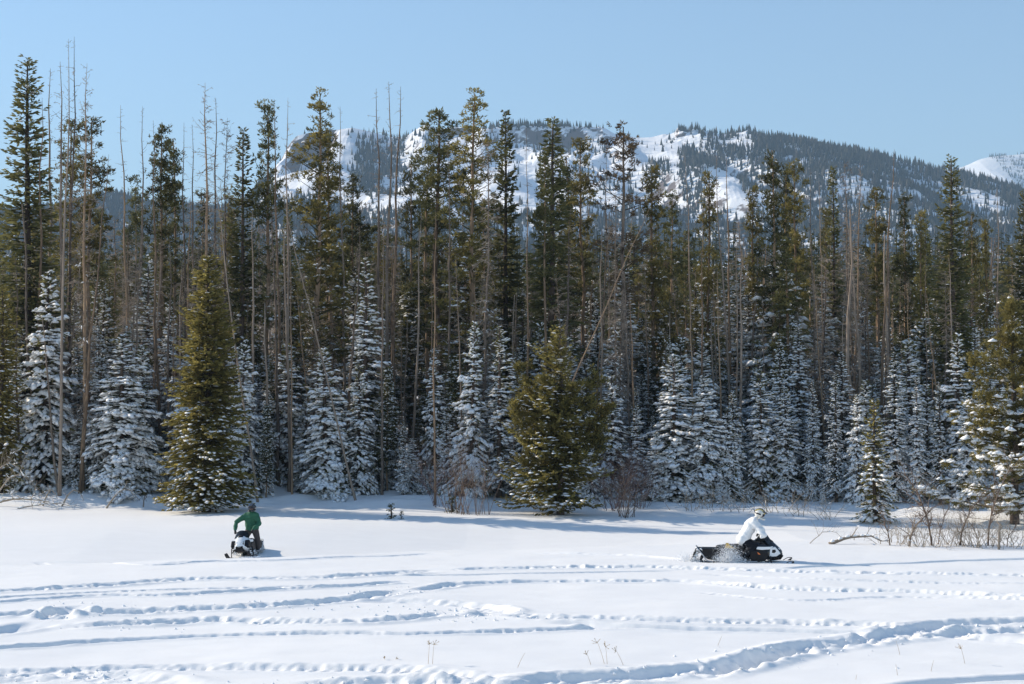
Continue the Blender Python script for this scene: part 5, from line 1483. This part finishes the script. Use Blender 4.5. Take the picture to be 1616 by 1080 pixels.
def person(label, place, J, mats, girth=1.0, helmet_yaw=0.0, helmet_pitch=0.0):
    """J: joints in the sled's own frame (x forward, y to the rider's own side, z up); place: the sled whose frame it is"""
    o = link('person', None)
    bpy.context.view_layer.update()
    pl, pr, _ps = place.matrix_world.decompose()
    o.matrix_world = Matrix.LocRotScale(pl, pr, Vector((1, 1, 1)))
    tag(o, label, 'person')
    hips, chest, neck, head = J['hips'], J['chest'], J['neck'], J['head']
    mid = hips.lerp(chest, 0.5)
    pts = [(hips, 0.125), (mid, 0.115), (chest, 0.125), (neck, 0.058), (head, 0.075)]
    edges = [(0, 1), (1, 2), (2, 3), (3, 4)]
    for s in 'lr':
        n = len(pts)
        sh, el, wr = J['sh_' + s], J['el_' + s], J['wr_' + s]
        pts += [(sh, 0.060), (el, 0.044), (wr, 0.032)]
        edges += [(2, n), (n, n + 1), (n + 1, n + 2)]
        n = len(pts)
        hp, kn, an = J['hip_' + s], J['kn_' + s], J['an_' + s]
        pts += [(hp, 0.088), (kn, 0.058), (kn.lerp(an, 0.4), 0.055), (an, 0.040)]
        edges += [(0, n), (n, n + 1), (n + 1, n + 2), (n + 2, n + 3)]
    skin_part('body', pts, edges, M['skin'], o)
    g = girth
    hem = hips + (hips - mid).normalized() * 0.05
    nk = neck + (neck - chest).normalized() * 0.015
    jp = [(hem, 0.150 * g), (mid, 0.145 * g), (chest, 0.158 * g), (chest.lerp(neck, 0.6), 0.105 * g), (nk, 0.088)]
    je = [(0, 1), (1, 2), (2, 3), (3, 4)]
    for s in 'lr':
        n = len(jp); sh, el, wr, hp = J['sh_' + s], J['el_' + s], J['wr_' + s], J['hip_' + s]
        side = (sh - (J['sh_l'] + J['sh_r']) / 2)
        jp += [(hem + side * 0.45, 0.145 * g), (mid + side * 0.45, 0.135 * g), (chest + side * 0.55, 0.135 * g), (sh, 0.092 * g), (el, 0.074 * g), (el.lerp(wr, 0.6), 0.062 * g), (wr.lerp(el, 0.06), 0.052)]
        je += [(n, n + 1), (n + 1, n + 2), (n + 2, n + 3), (n + 3, n + 4), (n + 4, n + 5), (n + 5, n + 6), (3, n + 3), (1, n + 1), (2, n + 2), (0, n)]
    jk = skin_part('jacket', jp, je, mats['jacket'], o)
    tp = [(hips + V(0, 0, 0.02), 0.130), (hips - V(0, 0, 0.05), 0.140)]; te = [(0, 1)]
    for s in 'lr':
        n = len(tp); hp, kn, an = J['hip_' + s], J['kn_' + s], J['an_' + s]
        tp += [(hp, 0.125 * g), (hp.lerp(kn, 0.5), 0.108 * g), (kn, 0.088 * g), (kn.lerp(an, 0.5), 0.085 * g), (an.lerp(kn, 0.12), 0.080 * g)]
        te += [(1, n), (n, n + 1), (n + 1, n + 2), (n + 2, n + 3), (n + 3, n + 4)]
    skin_part('trousers', tp, te, mats['trousers'], o)
    # folds in the cloth
    co = np.empty(len(jk.data.vertices) * 3, np.float32); jk.data.vertices.foreach_get('co', co); co = co.reshape(-1, 3)
    nn = np.empty_like(co).ravel(); jk.data.vertices.foreach_get('normal', nn); nn = nn.reshape(-1, 3)
    co += nn * (0.034 * (vnoise(co[:, 0] * 7 + co[:, 1] * 3, co[:, 2] * 13, 3) + 0.6 * vnoise(co[:, 1] * 14, co[:, 2] * 22 + co[:, 0] * 9, 4)))[:, None]
    jk.data.vertices.foreach_set('co', co.ravel().astype(np.float32)); jk.data.update()
    for s in 'lr':
        an, toe = J['an_' + s], J['toe_' + s]
        heel = an - (toe - an).normalized() * 0.07
        skin_part('boot', [(an + (J['kn_' + s] - an).normalized() * 0.12, 0.07), (an, 0.066), (heel - V(0, 0, 0.03), 0.045), (an.lerp(toe, 0.55) - V(0, 0, 0.035), 0.05), (toe - V(0, 0, 0.04), 0.038)], [(0, 1), (1, 2), (1, 3), (3, 4)], mats['boot'], o, fat=1.0)
        # glove: a palm, four bent fingers and a thumb closed round the grip
        wr, gr = J['wr_' + s], J['hand_' + s]
        f = (gr - wr).normalized(); side = f.cross(V(0, 0, 1)).normalized() * (1 if s == 'r' else -1)
        across = J['bar'] if 'bar' in J else V(0, 1, 0)
        gl = skin_part('glove', [(wr - f * 0.02, 0.05), (wr + f * 0.03, 0.045), (wr + f * 0.075, 0.045)], [(0, 1), (1, 2)], M['glove'], o, fat=0.95)
        for k in range(4):
            b0 = wr + f * 0.08 + across * (0.030 - 0.021 * k)
            ln = (0.9, 1.0, 0.95, 0.75)[k]
            skin_part('finger', [(b0, 0.0115), (b0 + f * 0.035 * ln - V(0, 0, 0.005), 0.0110), (b0 + f * 0.040 * ln - V(0, 0, 0.035 * ln), 0.0100), (b0 + f * 0.012 * ln - V(0, 0, 0.050 * ln), 0.0090)], [(0, 1), (1, 2), (2, 3)], M['glove'], gl, voxel=0.004)
        b0 = wr + f * 0.03 + across * (0.042 if s == 'r' else -0.042)
        skin_part('thumb', [(b0, 0.014), (b0 + f * 0.03 - V(0, 0, 0.022), 0.013), (b0 + f * 0.055 - V(0, 0, 0.042), 0.011)], [(0, 1), (1, 2)], M['glove'], gl, voxel=0.004)
    # helmet with chin bar, peak, goggles and the face behind them
    hc = link('helmet', None, o)
    hc.scale = (1.12, 1.12, 1.12); hc.location = head + V(0.0, 0, 0.0); hc.rotation_euler = (0, helmet_pitch, helmet_yaw)
    bm = bmesh.new(); bmesh.ops.create_uvsphere(bm, u_segments=28, v_segments=18, radius=1.0)
    for v in bm.verts:
        c = v.co
        c.x *= 0.165 if c.x > 0 else 0.155; c.y *= 0.132; c.z *= 0.150 if c.z > 0 else 0.135
    kill = [f_ for f_ in bm.faces if (lambda c: c.x > 0.07 and -0.075 < c.z < 0.045 and abs(c.y) < 0.105)(f_.calc_center_median())] + [f_ for f_ in bm.faces if f_.calc_center_median().z < -0.118]
    bmesh.ops.delete(bm, geom=kill, context='FACES')
    bmesh.ops.solidify(bm, geom=list(bm.faces), thickness=0.012)
    sh_ = bm_link('shell', bm, mats['helmet'], hc)
    tube_obj('chin_bar', [(0.02, -0.125, -0.095), (0.15, -0.085, -0.105), (0.195, 0, -0.105), (0.15, 0.085, -0.105), (0.02, 0.125, -0.095)], 0.030, mats['helmet'], sh_)
    pk = prism([(0.06, 0.105), (0.08, 0.128), (0.205, 0.085), (0.21, 0.075), (0.11, 0.085)], -0.085, 0.085)
    bm_link('peak', pk, mats['stripe'], sh_, False, 0.006)
    if mats.get('striped'):
        for y in (-0.055, 0.055):
            a = np.linspace(0.35, 2.75, 14)
            tube_obj('stripe', [(0.166 * math.cos(t) * 0.94 - 0.0, y, 0.150 * math.sin(t) * 0.955) for t in a], 0.016, M['gold_paint'], sh_)
        tube_obj('back_band', [(0.05, -0.130, 0.02), (-0.09, -0.110, 0.01), (-0.155, 0, 0.0), (-0.09, 0.110, 0.01), (0.05, 0.130, 0.02)], 0.018, M['helmet_dark'], sh_)
        tube_obj('crown_band', [(0.12, 0, 0.095), (0.05, 0, 0.146), (-0.05, 0, 0.145), (-0.13, 0, 0.085), (-0.153, 0, 0.02)], 0.026, M['helmet_dark'], sh_)
    fm = bmesh.new(); bmesh.ops.create_uvsphere(fm, u_segments=20, v_segments=14, radius=1.0)
    for v in fm.verts:
        c = v.co; c.x *= 0.118; c.y *= 0.085; c.z *= 0.118
        if c.x > 0.06:
            c.x += 0.030 * math.exp(-(c.y / 0.018) ** 2 - ((c.z + 0.018) / 0.026) ** 2)      # nose
            c.x += 0.008 * math.exp(-(c.y / 0.035) ** 2 - ((c.z + 0.062) / 0.012) ** 2)      # lips
            c.x -= 0.010 * math.exp(-((abs(c.y) - 0.034) / 0.018) ** 2 - ((c.z - 0.008) / 0.014) ** 2)   # eye sockets
    bm_link('face', fm, M['skin'], hc)
    bm = bmesh.new(); cols = []
    for k in range(11):
        a = (k - 5) / 5 * 0.95
        cols.append([bm.verts.new((0.145 * math.cos(a) + 0.012, 0.118 * math.sin(a), z)) for z in (-0.032, 0.0, 0.040)])
    for k in range(10):
        for v in range(2): bm.faces.new((cols[k][v], cols[k + 1][v], cols[k + 1][v + 1], cols[k][v + 1]))
    bmesh.ops.solidify(bm, geom=list(bm.faces), thickness=0.01)
    gg = bm_link('goggles', bm, M['goggle'], hc)
    tube_obj('strap', [(0.06, -0.135, 0.005), (-0.06, -0.132, 0.0), (-0.162, 0, -0.005), (-0.06, 0.132, 0.0), (0.06, 0.135, 0.005)], 0.012, mats['stripe'], gg)
    return o

# --- the white-jacketed rider's dark machine, running across the meadow
s_px = ground(1160, 886)
Yw = s_px.y + 0.3; xw = at_depth(1161, Yw)
sled_dark = snowmobile('black snowmobile with white nose and yellow seat patch, white-jacketed rider aboard', (xw, Yw, fz(xw, Yw) - 0.13), R(-6), R(2), R(1.5), 'dark')
Jw = dict(hips=V(0.20, 0, 0.92), chest=V(0.44, 0.0, 1.38), neck=V(0.60, 0, 1.60), head=V(0.73, 0.0, 1.76),
          sh_l=V(0.53, 0.22, 1.49), el_l=V(0.84, 0.36, 1.17), wr_l=V(0.74, 0.38, 1.08), hand_l=V(0.67, 0.37, 1.01),
          sh_r=V(0.53, -0.22, 1.49), el_r=V(0.86, -0.40, 1.10), wr_r=V(0.76, -0.40, 1.04), hand_r=V(0.67, -0.37, 1.01),
          hip_l=V(0.20, 0.10, 0.84), kn_l=V(0.60, 0.25, 0.68), an_l=V(0.20, 0.34, 0.38), toe_l=V(0.40, 0.35, 0.29),
          hip_r=V(0.20, -0.10, 0.84), kn_r=V(0.60, -0.27, 0.68), an_r=V(0.20, -0.36, 0.38), toe_r=V(0.40, -0.37, 0.29), bar=V(0, 1, 0))
person('person in white jacket, black trousers and striped helmet leaning over a black snowmobile', sled_dark, Jw,
       dict(jacket=M['white_jacket'], trousers=M['black_pants'], boot=M['boot'], helmet=M['helmet_white'], stripe=M['helmet_dark'], striped=True), 1.42, R(-12), R(18))

# --- the green-jacketed rider's white machine, coming toward us
s_px = ground(398, 879)
Yg = s_px.y + 0.9; xg = at_depth(397, Yg)
sled_white = snowmobile('white-hooded snowmobile crusted with snow, green-jacketed rider standing on it', (xg, Yg, fz(xg, Yg) - 0.08), R(-90 - 7), R(6), R(-1), 'white')
Jg = dict(hips=V(0.02, 0.18, 1.13), chest=V(0.12, 0.21, 1.53), neck=V(0.16, 0.27, 1.74), head=V(0.21, 0.31, 1.91),
          sh_r=V(0.14, 0.00, 1.60), el_r=V(0.32, -0.36, 1.38), wr_r=V(0.56, -0.36, 1.07), hand_r=V(0.63, -0.34, 0.97),
          sh_l=V(0.14, 0.44, 1.58), el_l=V(0.26, 0.56, 1.26), wr_l=V(0.54, 0.36, 1.05), hand_l=V(0.63, 0.33, 0.97),
          hip_l=V(0.02, 0.28, 1.05), kn_l=V(0.14, 0.40, 0.63), an_l=V(-0.06, 0.32, 0.28), toe_l=V(0.12, 0.34, 0.24),
          hip_r=V(0.02, 0.07, 1.05), kn_r=V(0.18, -0.16, 0.64), an_r=V(0.00, -0.29, 0.28), toe_r=V(0.18, -0.31, 0.24), bar=V(0, 1, 0))
person('person in green jacket, grey-brown trousers and dark helmet standing on a white snowmobile', sled_white, Jg,
       dict(jacket=M['green_jacket'], trousers=M['brown_pants'], boot=M['boot'], helmet=M['helmet_dark'], stripe=M['helmet_dark']), 1.22, R(-8), R(6))

# --- loose snow thrown up by the tracks
def spray(label, sled, plumes, seed):
    r = np.random.default_rng(seed); g = Geo()
    bpy.context.view_layer.update()
    mw = np.array(sled.matrix_world)
    for (x, y, z, sx, sy, sz, n, drift) in plumes:
        u = r.random(n) ** 1.6
        P = np.stack([x + r.normal(0, sx, n) - drift * u * r.random(n), y + r.normal(0, sy, n), z + sz * u * r.uniform(0.3, 1.0, n)], 1)
        P = P @ mw[:3, :3].T + mw[:3, 3]
        s = r.uniform(0.005, 0.022, n) * (1.3 - u)
        D = unit(r.normal(size=(n, 3)))
        g.blades(P, D, s * 2, s, r, 0.5)
    tag(link('snow_spray', g.mesh('snow_spray', M['spray'])), kind='stuff', label=label)
spray('loose snow thrown up beside the black snowmobile', sled_dark, [(-0.10, -0.42, -0.02, 0.19, 0.11, 1.05, 12000, 0.45), (-0.35, -0.40, -0.02, 0.17, 0.11, 0.55, 5000, 0.30), (-1.45, 0.0, 0.0, 0.18, 0.22, 0.50, 6500, 0.45), (-1.75, 0.0, 0.0, 0.25, 0.25, 0.18, 1500, 0.35), (1.45, -0.2, 0.0, 0.25, 0.30, 0.22, 2000, 0.0), (0.6, -0.5, 0.0, 0.4, 0.06, 0.18, 1500, 0.1)], 61)
spray('fine snow drifting behind the white-hooded snowmobile', sled_white, [(-1.6, 0.1, 0.0, 0.25, 0.25, 0.30, 1800, 0.8), (1.5, 0.3, 0.0, 0.25, 0.4, 0.12, 1200, 0.0), (0.3, -0.5, 0.0, 0.5, 0.06, 0.10, 800, 0.0)], 62)
